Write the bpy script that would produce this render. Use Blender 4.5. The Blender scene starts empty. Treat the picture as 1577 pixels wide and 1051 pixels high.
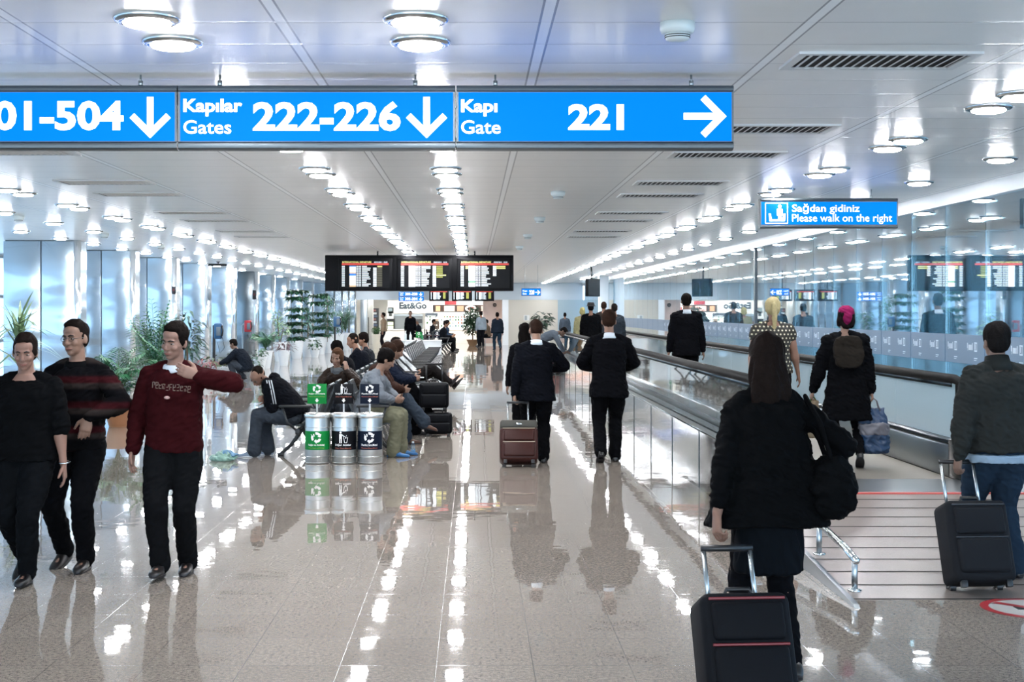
import bpy, bmesh, math, random
from math import sin, cos, pi, sqrt, radians as R
from mathutils import Vector as V, Matrix, noise as mnoise
random.seed(7)
S = bpy.context.scene
COL = S.collection
# ---------------------------------------------------------------- camera, sky, exposure
FPX = 2190.0; EYE = 1.8; VX, VY = 730.0, 478.0          # 50 mm lens, eye height, vanishing point of the hall
cam = bpy.data.objects.new('camera', bpy.data.cameras.new('camera')); COL.objects.link(cam)
cam.data.sensor_width = 36.0; cam.data.lens = FPX / 1577 * 36.0
cam.data.shift_x = (788.5 - VX) / 1577; cam.data.shift_y = (VY - 525.5) / 1577
cam.data.clip_start = .1; cam.data.clip_end = 400
cam.location = (0, 0, EYE); cam.rotation_euler = (pi / 2, 0, 0); S.camera = cam
S.view_settings.view_transform = 'Standard'; S.view_settings.look = 'None'
S.view_settings.gamma = 1.0; S.view_settings.use_curve_mapping = False
S.view_settings.exposure = 1.48
LAMP = 56.0
SKY = 2.7
W = bpy.data.worlds.new('sky'); S.world = W; W.use_nodes = True
wn = W.node_tree.nodes; wl = W.node_tree.links
bg = wn['Background']; tc = wn.new('ShaderNodeTexCoord'); sx = wn.new('ShaderNodeSeparateXYZ'); rp = wn.new('ShaderNodeValToRGB')
wl.new(tc.outputs['Generated'], sx.inputs[0]); wl.new(sx.outputs['Z'], rp.inputs[0]); wl.new(rp.outputs[0], bg.inputs['Color'])
rp.color_ramp.elements[0].position = 0.0; rp.color_ramp.elements[0].color = (.74, .84, .92, 1)
rp.color_ramp.elements[1].position = .5; rp.color_ramp.elements[1].color = (.70, .84, 1.0, 1)
bg.inputs['Strength'].default_value = SKY

# ---------------------------------------------------------------- pixel <-> place
def depth(py, z=0.0): return (EYE - z) * FPX / (py - VY)
def at(px, py, D): return V(((px - VX) * D / FPX, D, EYE - (py - VY) * D / FPX))
def flo(px, py, z=0.0): return at(px, py, depth(py, z))
CEIL = 3.2
def cdep(py): return (CEIL - EYE) * FPX / (VY - py)

# ---------------------------------------------------------------- colours and materials
def lin(h):
    h = h.lstrip('#'); o = []
    for i in (0, 2, 4):
        c = int(h[i:i + 2], 16) / 255
        o.append(c / 12.92 if c <= .04045 else ((c + .055) / 1.055) ** 2.4)
    return (*o, 1.0)
class NT:
    def __init__(s, name):
        s.m = bpy.data.materials.new(name); s.m.use_nodes = True; s.t = s.m.node_tree
        s.b = s.t.nodes['Principled BSDF']; s.o = s.t.nodes['Material Output']
    def n(s, typ, **kw):
        nd = s.t.nodes.new('ShaderNode' + typ)
        for k, v in kw.items():
            if k.startswith('i_'):
                key = k[2:].replace('_', ' ')
                s.put(nd.inputs[int(key)] if key.isdigit() else nd.inputs[key], v)
            else: setattr(nd, k, v)
        return nd
    def put(s, inp, v):
        if isinstance(v, bpy.types.NodeSocket): s.t.links.new(v, inp)
        else: inp.default_value = v
    def ma(s, op, a, b=0.0, c=0.0):
        nd = s.n('Math', operation=op); s.put(nd.inputs[0], a); s.put(nd.inputs[1], b); s.put(nd.inputs[2], c); return nd.outputs[0]
    def vm(s, op, a, b=(0, 0, 0)):
        nd = s.n('VectorMath', operation=op); s.put(nd.inputs[0], a); s.put(nd.inputs[1], b); return nd.outputs[0]
    def mix(s, f, a, b):
        nd = s.n('Mix', data_type='RGBA'); s.put(nd.inputs[0], f); s.put(nd.inputs[6], a); s.put(nd.inputs[7], b); return nd.outputs[2]
    def bump(s, h, st=.3, dist=.01):
        nd = s.n('Bump'); nd.inputs['Strength'].default_value = st; nd.inputs['Distance'].default_value = dist
        s.put(nd.inputs['Height'], h); s.put(s.b.inputs['Normal'], nd.outputs[0]); return nd
    def obj(s): return s.n('TexCoord').outputs['Object']
    def pos(s): return s.n('NewGeometry').outputs['Position']
MC = {}
def mat(name, col, rough=.5, metal=0.0, nz=None, bump=None, spec=.5, emit=0.0, coat=0.0, scale=1):
    if name in MC: return MC[name]
    T = NT(name); c = lin(col) if isinstance(col, str) else (*col, 1.0)
    T.b.inputs['Base Color'].default_value = c; T.b.inputs['Roughness'].default_value = rough
    T.b.inputs['Metallic'].default_value = metal; T.b.inputs['Specular IOR Level'].default_value = spec
    T.b.inputs['Coat Weight'].default_value = coat
    if nz:
        t = T.n('TexNoise', i_Scale=nz[0], i_Detail=3.0, i_Vector=T.obj())
        T.put(T.b.inputs['Base Color'], T.mix(T.ma('MULTIPLY', t.outputs[0], nz[1] * 2), tuple(x * (1 - nz[1]) for x in c[:3]) + (1,), tuple(min(1, x * (1 + nz[1])) for x in c[:3]) + (1,)))
    if bump:
        t = T.n('TexNoise', i_Scale=bump[0], i_Detail=2.0, i_Vector=T.obj()); T.bump(t.outputs[0], bump[1], bump[2] if len(bump) > 2 else .01)
    if emit:
        T.b.inputs['Emission Color'].default_value = c; T.b.inputs['Emission Strength'].default_value = emit
    MC[name] = T.m; return T.m
def cloth(name, col, rough=.85): return mat(name, col, rough, 0, (9, .25), (240, .25, .002), .05)
CH = lambda: mat('polished_steel', '#c9d0d4', .12, 1.0, None, (4, .02))
BR = lambda: mat('brushed_steel', '#aeb6ba', .32, 1.0, (30, .08))
BLK = lambda: mat('black_plastic', '#101216', .4)

# ---------------------------------------------------------------- mesh builder
class MB:
    def __init__(s): s.v = []; s.f = []; s.mi = []; s.cur = 0
    def add(s, vs, fs):
        o = len(s.v); s.v += [V(p) for p in vs]
        for f in fs: s.f.append([i + o for i in f]); s.mi.append(s.cur)
        return s
    def box(s, x0, x1, y0, y1, z0, z1):
        return s.add([(x0, y0, z0), (x1, y0, z0), (x1, y1, z0), (x0, y1, z0), (x0, y0, z1), (x1, y0, z1), (x1, y1, z1), (x0, y1, z1)],
                     [(0, 3, 2, 1), (4, 5, 6, 7), (0, 1, 5, 4), (1, 2, 6, 5), (2, 3, 7, 6), (3, 0, 4, 7)])
    def rbox(s, x0, x1, y0, y1, z0, z1, b=.02, seg=3):
        bm = bmesh.new(); bmesh.ops.create_cube(bm, size=1)
        for v in bm.verts: v.co = V(((x0 + x1) / 2 + v.co.x * (x1 - x0), (y0 + y1) / 2 + v.co.y * (y1 - y0), (z0 + z1) / 2 + v.co.z * (z1 - z0)))
        bmesh.ops.bevel(bm, geom=bm.edges[:], offset=b, segments=seg, profile=.5, affect='EDGES')
        bm.verts.index_update(); s.add([v.co.copy() for v in bm.verts], [[v.index for v in f.verts] for f in bm.faces]); bm.free(); return s
    def loft(s, rings, cap=True, closed=True):
        n = len(rings[0]); o = len(s.v)
        for r in rings: s.v += [V(p) for p in r]
        for i in range(len(rings) - 1):
            for j in range(n if closed else n - 1):
                k = (j + 1) % n
                s.f.append([o + i * n + j, o + i * n + k, o + (i + 1) * n + k, o + (i + 1) * n + j]); s.mi.append(s.cur)
        if cap:
            s.f.append([o + j for j in range(n)][::-1]); s.f.append([o + (len(rings) - 1) * n + j for j in range(n)]); s.mi += [s.cur] * 2
        return s
    def tube(s, pts, r, n=8, cap=True):
        pts = [V(p) for p in pts]; rs = r if isinstance(r, (list, tuple)) else [r] * len(pts); rings = []; pr = None
        for i, p in enumerate(pts):
            t = (pts[min(i + 1, len(pts) - 1)] - pts[max(i - 1, 0)])
            t = t.normalized() if t.length > 1e-9 else V((0, 0, 1))
            if pr is None: a = t.orthogonal().normalized()
            else:
                a = pr - t * pr.dot(t); a = a.normalized() if a.length > 1e-6 else t.orthogonal().normalized()
            pr = a; b = t.cross(a)
            rings.append([p + (a * cos(2 * pi * j / n) + b * sin(2 * pi * j / n)) * rs[i] for j in range(n)])
        return s.loft(rings, cap)
    def lathe(s, prof, n=24, c=(0, 0, 0)):
        c = V(c); return s.loft([[c + V((r * cos(2 * pi * j / n), r * sin(2 * pi * j / n), z)) for j in range(n)] for r, z in prof])
    def ell(s, c, r, n=14, m=9, rot=None):
        c = V(c); r = (r, r, r) if not hasattr(r, '__len__') else r; rings = []
        for i in range(m + 1):
            a = -pi / 2 + pi * i / m; a = max(-pi / 2 + .06, min(pi / 2 - .06, a)); ring = []
            for j in range(n):
                p = V((r[0] * cos(a) * cos(2 * pi * j / n), r[1] * cos(a) * sin(2 * pi * j / n), r[2] * sin(a)))
                ring.append(c + (rot @ p if rot else p))
            rings.append(ring)
        return s.loft(rings)
    def prism(s, poly, axis, a, b):
        """poly in the two remaining axes, extruded along axis ('x','y','z') from a to b"""
        def P(p, t): return {'x': (t, p[0], p[1]), 'y': (p[0], t, p[1]), 'z': (p[0], p[1], t)}[axis]
        n = len(poly); vs = [P(p, a) for p in poly] + [P(p, b) for p in poly]
        return s.add(vs, [list(range(n))[::-1], list(range(n, 2 * n))] + [[i, (i + 1) % n, n + (i + 1) % n, n + i] for i in range(n)])
    def quad(s, a, b, c, d): return s.add([a, b, c, d], [(0, 1, 2, 3)])
    def leaf(s, p, d, L, w, up=V((0, 0, 1)), droop=.3):
        p = V(p); d = V(d).normalized(); sd = d.cross(up); sd = sd.normalized() if sd.length > 1e-4 else V((1, 0, 0))
        m = p + d * L * .45 + V((0, 0, .02 * L)); e = p + d * L - V((0, 0, droop * L))
        return s.add([p, m + sd * w, e, m - sd * w, m - V((0, 0, w * .35))], [(0, 1, 4), (1, 2, 4), (2, 3, 4), (3, 0, 4)])
    def mesh(s, name='m', smooth=False):
        me = bpy.data.meshes.new(name); me.from_pydata([tuple(v) for v in s.v], [], s.f); me.validate()
        if len(me.polygons) == len(s.mi): me.polygons.foreach_set('material_index', s.mi)
        bm = bmesh.new(); bm.from_mesh(me); bmesh.ops.recalc_face_normals(bm, faces=bm.faces); bm.to_mesh(me); bm.free()
        if smooth is True: me.polygons.foreach_set('use_smooth', [True] * len(me.polygons))
        elif smooth: me.polygons.foreach_set('use_smooth', [True] * len(me.polygons)); me.set_sharp_from_angle(angle=R(smooth))
        return me
    def build(s, name, mats, parent=None, smooth=35, loc=None, **kw):
        return link(name, s.mesh(name, smooth), mats, parent, loc, **kw)
def link(name, me, mats, parent=None, loc=None, label=None, cat=None, group=None, kind=None):
    for m in (mats if isinstance(mats, (list, tuple)) else [mats]): me.materials.append(m)
    o = bpy.data.objects.new(name, me); COL.objects.link(o)
    if parent: o.parent = parent
    if loc is not None: o.location = loc
    return tag(o, label, cat, group, kind)
def tag(o, label=None, cat=None, group=None, kind=None):
    for k, v in (('label', label), ('category', cat), ('group', group), ('kind', kind)):
        if v: o[k] = v
    return o
def thing(name, label, cat, loc=(0, 0, 0), rz=0.0, group=None, scale=1.0, kind=None):
    o = bpy.data.objects.new(name, None); COL.objects.link(o); o.location = loc; o.rotation_euler = (0, 0, rz); o.scale = (scale,) * 3
    o.empty_display_size = .1
    return tag(o, label, cat, group, kind)
def dup(root, loc, rz=None, label=None, group=None):
    r = root.copy(); COL.objects.link(r); r.location = loc
    if rz is not None: r.rotation_euler = (0, 0, rz)
    if label: r['label'] = label
    if group: r['group'] = group
    for ch in list(root.children):
        c = ch.copy(); COL.objects.link(c); c.parent = r
        for g in list(ch.children):
            d = g.copy(); COL.objects.link(d); d.parent = c
    return r
ORD = 'first second third fourth fifth sixth seventh eighth ninth tenth eleventh twelfth thirteenth fourteenth fifteenth sixteenth seventeenth eighteenth nineteenth twentieth'.split()
def nth(i):
    if i < 20: return ORD[i]
    t = {2: 'twenty', 3: 'thirty', 4: 'forty'}; n = i + 1
    return (t[n // 10] + '-' + ORD[n % 10 - 1]) if n % 10 else {2: 'twentieth', 3: 'thirtieth', 4: 'fortieth'}[n // 10]

# ---------------------------------------------------------------- lettering and flat marks (x to the right, z up, facing -y)
def glyphs(txt, bold=0.0):
    cu = bpy.data.curves.new('t', 'FONT'); cu.body = txt; cu.size = 1; cu.offset = bold; cu.resolution_u = 3
    o = bpy.data.objects.new('t', cu); COL.objects.link(o)
    me = bpy.data.meshes.new_from_object(o.evaluated_get(bpy.context.evaluated_depsgraph_get()))
    vs = [v.co.copy() for v in me.vertices]; fs = [list(p.vertices) for p in me.polygons]
    bpy.data.objects.remove(o); bpy.data.curves.remove(cu); bpy.data.meshes.remove(me)
    return vs, fs
def text(name, txt, x0, x1, z0, z1, y, m, parent, bold=0.0, wrap=None, flip=False, loc=None):
    vs, fs = glyphs(txt, bold)
    ax0 = min(v.x for v in vs); ax1 = max(v.x for v in vs); az0 = min(v.y for v in vs); az1 = max(v.y for v in vs)
    b = MB(); out = []
    for v in vs:
        x = x0 + (v.x - ax0) / (ax1 - ax0) * (x1 - x0); z = z0 + (v.y - az0) / (az1 - az0) * (z1 - z0)
        out.append(wrapped(x, z, wrap) if wrap else ((-x if flip else x), y, z))
    b.add(out, fs); return b.build(name, m, parent, False, loc)
def wrapped(x, z, r): return (r * sin(x / r), -r * cos(x / r), z)
class Flat:
    """2-D polygons -> flat mesh"""
    def __init__(s): s.p = []
    def poly(s, *p): s.p.append(list(p)); return s
    def stroke(s, a, b, w):
        a = V((a[0], a[1])); b = V((b[0], b[1])); d = (b - a).normalized(); n = V((-d.y, d.x)) * w / 2
        return s.poly(*[tuple(q) for q in (a - n, b - n, b + n, a + n)])
    def rect(s, x0, x1, z0, z1): return s.poly((x0, z0), (x1, z0), (x1, z1), (x0, z1))
    def disc(s, cx, cz, r, n=20): return s.poly(*[(cx + r * cos(2 * pi * i / n), cz + r * sin(2 * pi * i / n)) for i in range(n)])
    def build(s, name, m, parent, y, c=(0, 0), k=1.0, wrap=None, loc=None):
        b = MB()
        for p in s.p:
            q = [(c[0] + x * k, c[1] + z * k) for x, z in p]
            b.add([wrapped(x, z, wrap) if wrap else (x, y, z) for x, z in q], [list(range(len(q)))])
        return b.build(name, m, parent, False, loc)
def arrow(kind):
    f = Flat()
    if kind == 'down': f.stroke((0, .5), (0, -.36), .17).stroke((-.47, .02), (.055, -.5), .17).stroke((.47, .02), (-.055, -.5), .17)
    else: f.stroke((-.5, 0), (.36, 0), .17).stroke((-.02, .47), (.5, -.055), .17).stroke((-.02, -.47), (.5, .055), .17)
    return f
def recycle():
    f = Flat()
    for k in range(3):
        a0 = R(100 + 120 * k); P = lambda r, a: (r * cos(a), r * sin(a)); n = 6; da = R(66) / n
        for i in range(n): f.poly(P(.46, a0 - i * da), P(.46, a0 - (i + 1) * da - .01), P(.25, a0 - (i + 1) * da - .01), P(.25, a0 - i * da))
        e = a0 - R(66); f.poly(P(.56, e), P(.36, e - R(36)), P(.14, e))
    return f
def litter():
    f = Flat()
    f.disc(-.22, .42, .09); f.rect(-.34, -.10, .30 - .42, .30); f.rect(-.33, -.24, -.5, -.1); f.rect(-.20, -.11, -.5, -.1)
    f.stroke((-.12, .26), (.06, .10), .08).stroke((.04, .11), (.20, .08), .06)
    f.stroke((.06, .02), (.13, -.46), .05).stroke((.13, -.46), (.33, -.46), .05).stroke((.33, -.46), (.41, .02), .05)
    f.poly((.20, .02), (.30, .05), (.28, -.08), (.2, -.1)).poly((.26, .2), (.33, .16), (.29, .10))
    return f
# ---------------------------------------------------------------- people
def rot(ax, a): return Matrix.Rotation(a, 3, ax)
def remesh(mb, vox, wr=0.0, seed=0, smooth=2, fold=1.0):
    me = mb.mesh('tmp'); ob = bpy.data.objects.new('tmp', me); COL.objects.link(ob)
    md = ob.modifiers.new('r', 'REMESH'); md.mode = 'VOXEL'; md.voxel_size = vox
    sm = ob.modifiers.new('s', 'SMOOTH'); sm.factor = .5; sm.iterations = smooth
    m2 = bpy.data.meshes.new_from_object(ob.evaluated_get(bpy.context.evaluated_depsgraph_get()))
    bpy.data.objects.remove(ob); bpy.data.meshes.remove(me)
    if wr:
        o = V((seed * 3.1, seed * 1.7, 0)); nrm = [v.normal.copy() for v in m2.vertices]
        for v, n in zip(m2.vertices, nrm):
            p = v.co + o
            a = mnoise.noise(V((p.x * 7, p.y * 7, p.z * 12 * fold))); b = mnoise.noise(V((p.x * 16 + 5, p.y * 16, p.z * 30 * fold + p.x * 12)))
            v.co += n * wr * (a * 1.0 + (1 - abs(b) * 2.2) * .75 - .25)
    m2.polygons.foreach_set('use_smooth', [True] * len(m2.polygons)); return m2
TOR = [(-.14, .07, .07), (-.09, .145, .10), (0, .168, .118), (.10, .152, .108), (.20, .142, .103), (.33, .162, .118), (.41, .168, .112), (.455, .150, .092), (.49, .09, .07), (.53, .058, .06)]
def tor(t, k):
    if t <= TOR[0][0]: return TOR[2][k] if k else 0
    for a, b in zip(TOR, TOR[1:]):
        if a[0] <= t <= b[0]: u = (t - a[0]) / (b[0] - a[0]); return a[k] + (b[k] - a[k]) * u
    return TOR[-1][k]
def ringpts(c, rx, fy, w, d, n=22, p=2.5):
    o = []
    for j in range(n):
        a = 2 * pi * j / n; ca, sa = cos(a), sin(a)
        o.append(c + rx * (w * math.copysign(abs(ca) ** (2 / p), ca)) + fy * (d * math.copysign(abs(sa) ** (2 / p), sa)))
    return o
def seg(mb, a, b, rs, n=14):
    a = V(a); b = V(b); k = len(rs); d = (b - a).normalized()
    pts = [a - d * rs[0] * .5] + [a.lerp(b, i / (k - 1)) for i in range(k)] + [b + d * rs[-1] * .5]
    mb.tube(pts, [rs[0] * .7] + list(rs) + [rs[-1] * .7], n); mb.ell(a, rs[0] * .98, 10, 7); mb.ell(b, rs[-1] * .98, 10, 7)
def ik(a, b, l1, l2, pole):
    a = V(a); b = V(b); d = b - a; L = max(1e-4, min(d.length, (l1 + l2) * .999)); d.normalize(); b = a + d * L
    x = (l1 * l1 - l2 * l2 + L * L) / (2 * L); h = sqrt(max(0, l1 * l1 - x * x))
    p = V(pole); p = p - d * p.dot(d); p = p.normalized() if p.length > 1e-5 else d.orthogonal().normalized()
    return a + d * x + p * h, b
def hand_mesh(mb, w, d, n, side, curl=.35, k=1.0):
    """w wrist, d direction of the hand, n palm normal, side +1 right hand"""
    d = V(d).normalized(); n = V(n); n = (n - d * n.dot(d)).normalized(); ac = d.cross(n) * side      # towards the thumb
    rg = []
    for t, a, b in ((-.02, .026, .021), (.015, .029, .019), (.05, .040, .0165), (.085, .043, .0145), (.098, .038, .012)):
        rg.append(ringpts(w + d * t * k, ac, n, a * k, b * k, 14, 2.6))
    mb.loft(rg)
    for i, (o, L, r) in enumerate(((.031, .072, .0092), (.0105, .080, .0095), (-.0105, .075, .0092), (-.031, .058, .0082))):
        p = w + d * .085 * k + ac * o * k; c = curl * (.75 + .2 * i); dirn = d + ac * o * 1.2; dirn.normalize(); pts = [p]; q = p; ang = c * .6
        for j, f in enumerate((.45, .32, .25)):
            dd = (dirn * cos(ang) + n * sin(ang)).normalized(); q = q + dd * L * f * k; pts.append(q); ang += c * .95
        mb.tube([pts[0] - d * .02 * k] + pts, [r * k, r * k, r * k * .96, r * k * .9, r * k * .72], 8)
        mb.ell(pts[-1], r * k * .75, 8, 6)
    p = w + d * .022 * k + ac * .024 * k; t1 = (d * .62 + ac * .72 + n * (.15 + curl * .4)).normalized(); t2 = (d * .85 + ac * .28 + n * (.2 + curl * .55)).normalized()
    q = p + t1 * .045 * k; e = q + t2 * .05 * k
    mb.tube([p, q, q.lerp(e, .5), e], [.0145 * k, .0125 * k, .0108 * k, .0085 * k], 8); mb.ell(e, .0085 * k, 8, 6)
def head_mesh(mb, T, face=True, fem=False):
    r3 = T.to_3x3(); E = lambda c, r, n=14, m=10: mb.ell(T @ V(c), r, n, m, r3)
    E((0, -.014, .032), (.075, .094, .088), 22, 14); E((0, .020, -.018), (.066, .068, .075), 18, 12); jw = .050 if fem else .055
    E((0, .026, -.056), (jw, .060, .060), 18, 12); E((0, .058, -.096), (.026, .024, .020))
    for s in (-1, 1):
        E((s * .076, -.012, -.010), (.010, .024, .032), 12, 9); E((s * .034, .060, -.028), (.026, .024, .024))
    E((0, .073, .022), (.050, .020, .011)); E((0, .041, .050), (.060, .044, .044))
    mb.tube([T @ V(p) for p in ((0, .082, .014), (0, .094, -.006), (0, .107, -.030), (0, .100, -.042))], [.008, .0095, .0135, .011], 10)
    for s in (-1, 1): E((s * .010, .094, -.036), (.009, .010, .008), 8, 6)
    E((0, .078, -.066), (.026, .016, .012))
def hair_mesh(T, style, seed=0):
    mb = MB(); r3 = T.to_3x3(); E = lambda c, r, n=20, m=14: mb.ell(T @ V(c), r, n, m, r3); t = {'buzz': -.003, 'short': .004, 'full': .013}.get(style, .010)
    E((0, -.024, .043), (.077 + t, .092 + t, .089 + t)); E((0, -.046, .0), (.070 + t, .062 + t, .072 + t))
    if style in ('full', 'bob', 'long', 'tail'): E((0, .018, .098), (.056, .050, .026))
    if style == 'short': E((0, .026, .098), (.056, .046, .024)); E((0, .0, .112), (.05, .06, .024))
    for s in (-1, 1): E((s * .069, .004, .008), (.011, .014, .030 if style != 'buzz' else .02))
    if style == 'bob':
        for s in (-1, 1): E((s * .066, -.012, -.02), (.026, .05, .075))
        E((0, -.06, -.04), (.07, .045, .075))
    if style == 'long':
        for s in (-1, 1): E((s * .062, -.02, -.05), (.03, .05, .11))
        mb.loft([ringpts(T @ V((0, y, z)), r3 @ V((1, 0, 0)), r3 @ V((0, 1, 0)), w, d, 16, 2.2) for y, z, w, d in ((-.05, .05, .078, .05), (-.065, -.06, .076, .045), (-.085, -.16, .074, .035), (-.095, -.25, .055, .025), (-.095, -.30, .03, .015))])
        rr = random.Random(seed)
        for i in range(11):
            x = -.075 + .015 * i; L = -.24 - .14 * rr.random(); mb.tube([T @ V(p) for p in ((x * .8, -.09 + abs(x) * .5, .05), (x * 1.05, -.105 + abs(x) * .5, -.06), (x * 1.1 + rr.uniform(-.01, .01), -.115 + abs(x) * .4, -.17), (x * 1.0 + rr.uniform(-.02, .02), -.11 + abs(x) * .3, L))], [.014, .017, .016, .005], 8)
    if style == 'tail':
        mb.tube([T @ V(p) for p in ((0, -.105, .055), (0, -.145, .045), (0, -.155, -.02), (.005, -.145, -.12), (0, -.135, -.22), (-.005, -.13, -.30))], [.022, .03, .034, .033, .026, .008], 12)
    return remesh(mb, .008, .011 if style in ('long', 'tail', 'bob') else .008, seed, 1, .3)
WALK_L = dict(pelvis=(0, 0, .905), feet=[(-.085, .22, .095, .06, -.12), (.085, -.24, .165, -.06, .65)])
WALK_R = dict(pelvis=(0, 0, .905), feet=[(-.085, -.24, .165, .06, .65), (.085, .22, .095, -.06, -.12)])
STAND = dict(pelvis=(0, 0, .925), feet=[(-.10, .02, .085, .12, 0), (.10, -.02, .085, -.12, 0)])
SIT = dict(pelvis=(0, .02, .545), feet=[(-.11, .44, .085, .1, 0), (.11, .47, .085, -.1, 0)], knees=(0, .3, 1))
PEOPLE = {}
def person(key, label, loc, rz, h=1.75, pelvis=(0, 0, .925), feet=None, lean=0.03, side=0.0, twist=0.0, ptilt=None, knees=(0, 1, .1), wrists=None, elbows=None,
           hdir=None, palms=None, curl=(.35, .35), head=(0, 0, 0), girth=1.0, top=None, bottom=None, shoes='black', hair=('short', '#1d1714'), skin='#b98a72',
           vox=.01, group=None, face=False, fem=False, collar=None, colh=.72, smile=False, hat=None):
    root = thing('person', label, 'person', loc, rz, group, h / 1.735); sd = sum(map(ord, key)) % 37
    P = V(pelvis); ptilt = lean * .4 if ptilt is None else ptilt; N = 60; fr = []; p = P.copy()
    def M(t):
        k = max(0, min(1, t / .33)); k = k * k * (3 - 2 * k)
        return rot('Y', side * k) @ rot('X', -(ptilt + (lean - ptilt) * k)) @ rot('Z', twist * k)
    for i in range(N + 1):
        t = i * .01; m = M(t); fr.append((p.copy(), m)); p = p + m @ V((0, 0, .01))
    def sp(t):
        if t < 0: return P + V((0, 0, t)), M(0)
        i = min(N, int(t / .01)); return fr[i]
    g = girth; nb, mn = sp(.5)
    Rh = rot('Z', head[0]) @ rot('X', -head[1]) @ rot('Y', head[2])
    Hc = nb + (mn @ V((0, .012, .085))) * .62 + Rh @ V((0, .012, .135)) - (mn @ V((0, 0, .0)))
    T = Matrix.Translation(Hc) @ Rh.to_4x4()
    wr = wrists or [(-.25, .03, .80), (.25, .03, .80)]; pol = elbows or [(-.35, -1, -.2), (.35, -1, -.2)]
    arms = []
    for i, s in enumerate((-1, 1)):
        sh = nb + mn @ V((s * .172 * (.6 + .4 * g), -.005, -.058)); e, w = ik(sh, wr[i], .285, .255, pol[i])
        hd = V(hdir[i]) if hdir and hdir[i] else (w - e).normalized(); pn = V(palms[i]) if palms and palms[i] else V((-s, .15, 0)); arms.append((sh, e, w, hd, pn, s))
    legs = []
    for i, s in enumerate((-1, 1)):
        f = (feet or STAND['feet'])[i]; hp = P + M(0) @ V((s * .09, 0, -.03)); kp = rot('Z', f[3]) @ V(knees if not isinstance(knees, list) else knees[i])
        k, a = ik(hp, f[:3], .43, .42, kp); legs.append((hp, k, a, f, s))
    # ---- body: one continuous skin
    b = MB()
    b.loft([ringpts(sp(t)[0], sp(t)[1] @ V((1, 0, 0)), sp(t)[1] @ V((0, 1, 0)), w * g, d * g) for t, w, d in TOR[1:]])
    b.tube([sp(.47)[0], sp(.52)[0], Hc + Rh @ V((0, -.016, -.07)), Hc + Rh @ V((0, -.012, -.01))], [.064, .056 if not fem else .048, .052 if not fem else .045, .05], 14)
    head_mesh(b, T, face, fem)
    for sh, e, w, hd, pn, s in arms:
        b.ell(sh, .050 * g); seg(b, nb + mn @ V((s * .03, -.012, .035)), sh + mn @ V((-s * .01, -.01, .005)), [.028, .036, .038]); seg(b, sh, e, [.052 * g, .050 * g, .046 * g, .040 * g]); seg(b, e, w, [.041 * g, .043 * g, .036, .027, .025]); hand_mesh(b, w, hd, pn, s, curl[0 if s < 0 else 1])
    for hp, k, a, f, s in legs:
        seg(b, hp, k, [.088 * g, .086 * g, .072 * g, .056]); seg(b, k, a, [.055, .057, .047, .036, .036])
        Rf = rot('Z', f[3]) @ rot('X', -f[4]); seg(b, a + Rf @ V((0, -.03, -.045)), a + Rf @ V((0, .12, -.055)), [.03, .032, .025])
    body = link('body', remesh(b, vox, 0, 0, 1), mat('skin_' + skin[1:], tuple(x * .52 for x in lin(skin)[:3]), .5, 0, (14, .06), (160, .1, .002), .3), root)
    # ---- hair and face
    if hair: link('hair', hair_mesh(T, hair[0], sd), mat('hair_' + hair[1][1:], hair[1], .7, 0, (60, .35), (90, .6, .006), .03), root)
    if hat:
        q = MB(); r3 = T.to_3x3(); pr = [(.10, .052), (.145, .05), (.147, .056), (.104, .064), (.098, .12), (.085, .155), (.04, .16)]
        q.loft([[T @ V((r * cos(2 * pi * j / 24), -.012 + r * 1.1 * sin(2 * pi * j / 24), z)) for j in range(24)] for r, z in pr]); q.build('hat', hat, root)
    if face:
        ew = mat('eye_white', '#7d726a', .4, spec=.2); ei = mat('eye_iris', '#120c09', .4, spec=.2); eb = mat('brow_' + hair[1][1:], hair[1], .8); lp = mat('lips_' + skin[1:], tuple(x * y for x, y in zip(lin(skin)[:3], (.40, .25, .25))), .45)
        for s in (-1, 1):
            q = MB(); q.ell(T @ V((s * .031, .0725, .001)), (.0135, .0125, .0070 if not smile else .005), 12, 8, Rh); q.cur = 1; q.ell(T @ V((s * .031, .0815, .001)), (.0062, .004, .0056 if not smile else .0042), 10, 6, Rh)
            q.build('eye', [ew, ei], root, True)
            q = MB(); q.tube([T @ V((s * x, y, z)) for x, y, z in ((.012, .093, .020), (.028, .090, .026), (.046, .078, .021))], [.0045, .0055, .003], 8); q.build('eyebrow', eb, root, True)
        q = MB(); q.tube([T @ V((x, y, z)) for x, y, z in ((-.026, .078, -.062 if smile else -.068), (-.012, .091, -.067), (0, .094, -.069), (.012, .091, -.067), (.026, .078, -.062 if smile else -.068))], [.004, .0065, .0075, .0065, .004], 8); q.build('lips', lp, root, True)
        if smile:
            q = MB(); q.tube([T @ V((x, y, z)) for x, y, z in ((-.016, .0885, -.0662), (-.007, .0968, -.068), (.007, .0968, -.068), (.016, .0885, -.0662))], [.0016, .0026, .0026, .0016], 8); q.build('teeth', mat('teeth', '#d8d2c8', .3), root, True)
    # ---- clothes
    tp = dict(name='jacket', mat=cloth('black_wool', '#0b0c10'), sleeve=1.0, hem=-.15, infl=.022, flare=.12, cuff=.0, vest=False, neck=.495); tp.update(top or {})
    c = MB(); hem = tp['hem']; ts = [hem]; 
    while ts[-1] < .43: ts.append(min(.43, ts[-1] + .055))
    ts += [.46, tp['neck']]; rg = []
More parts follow.
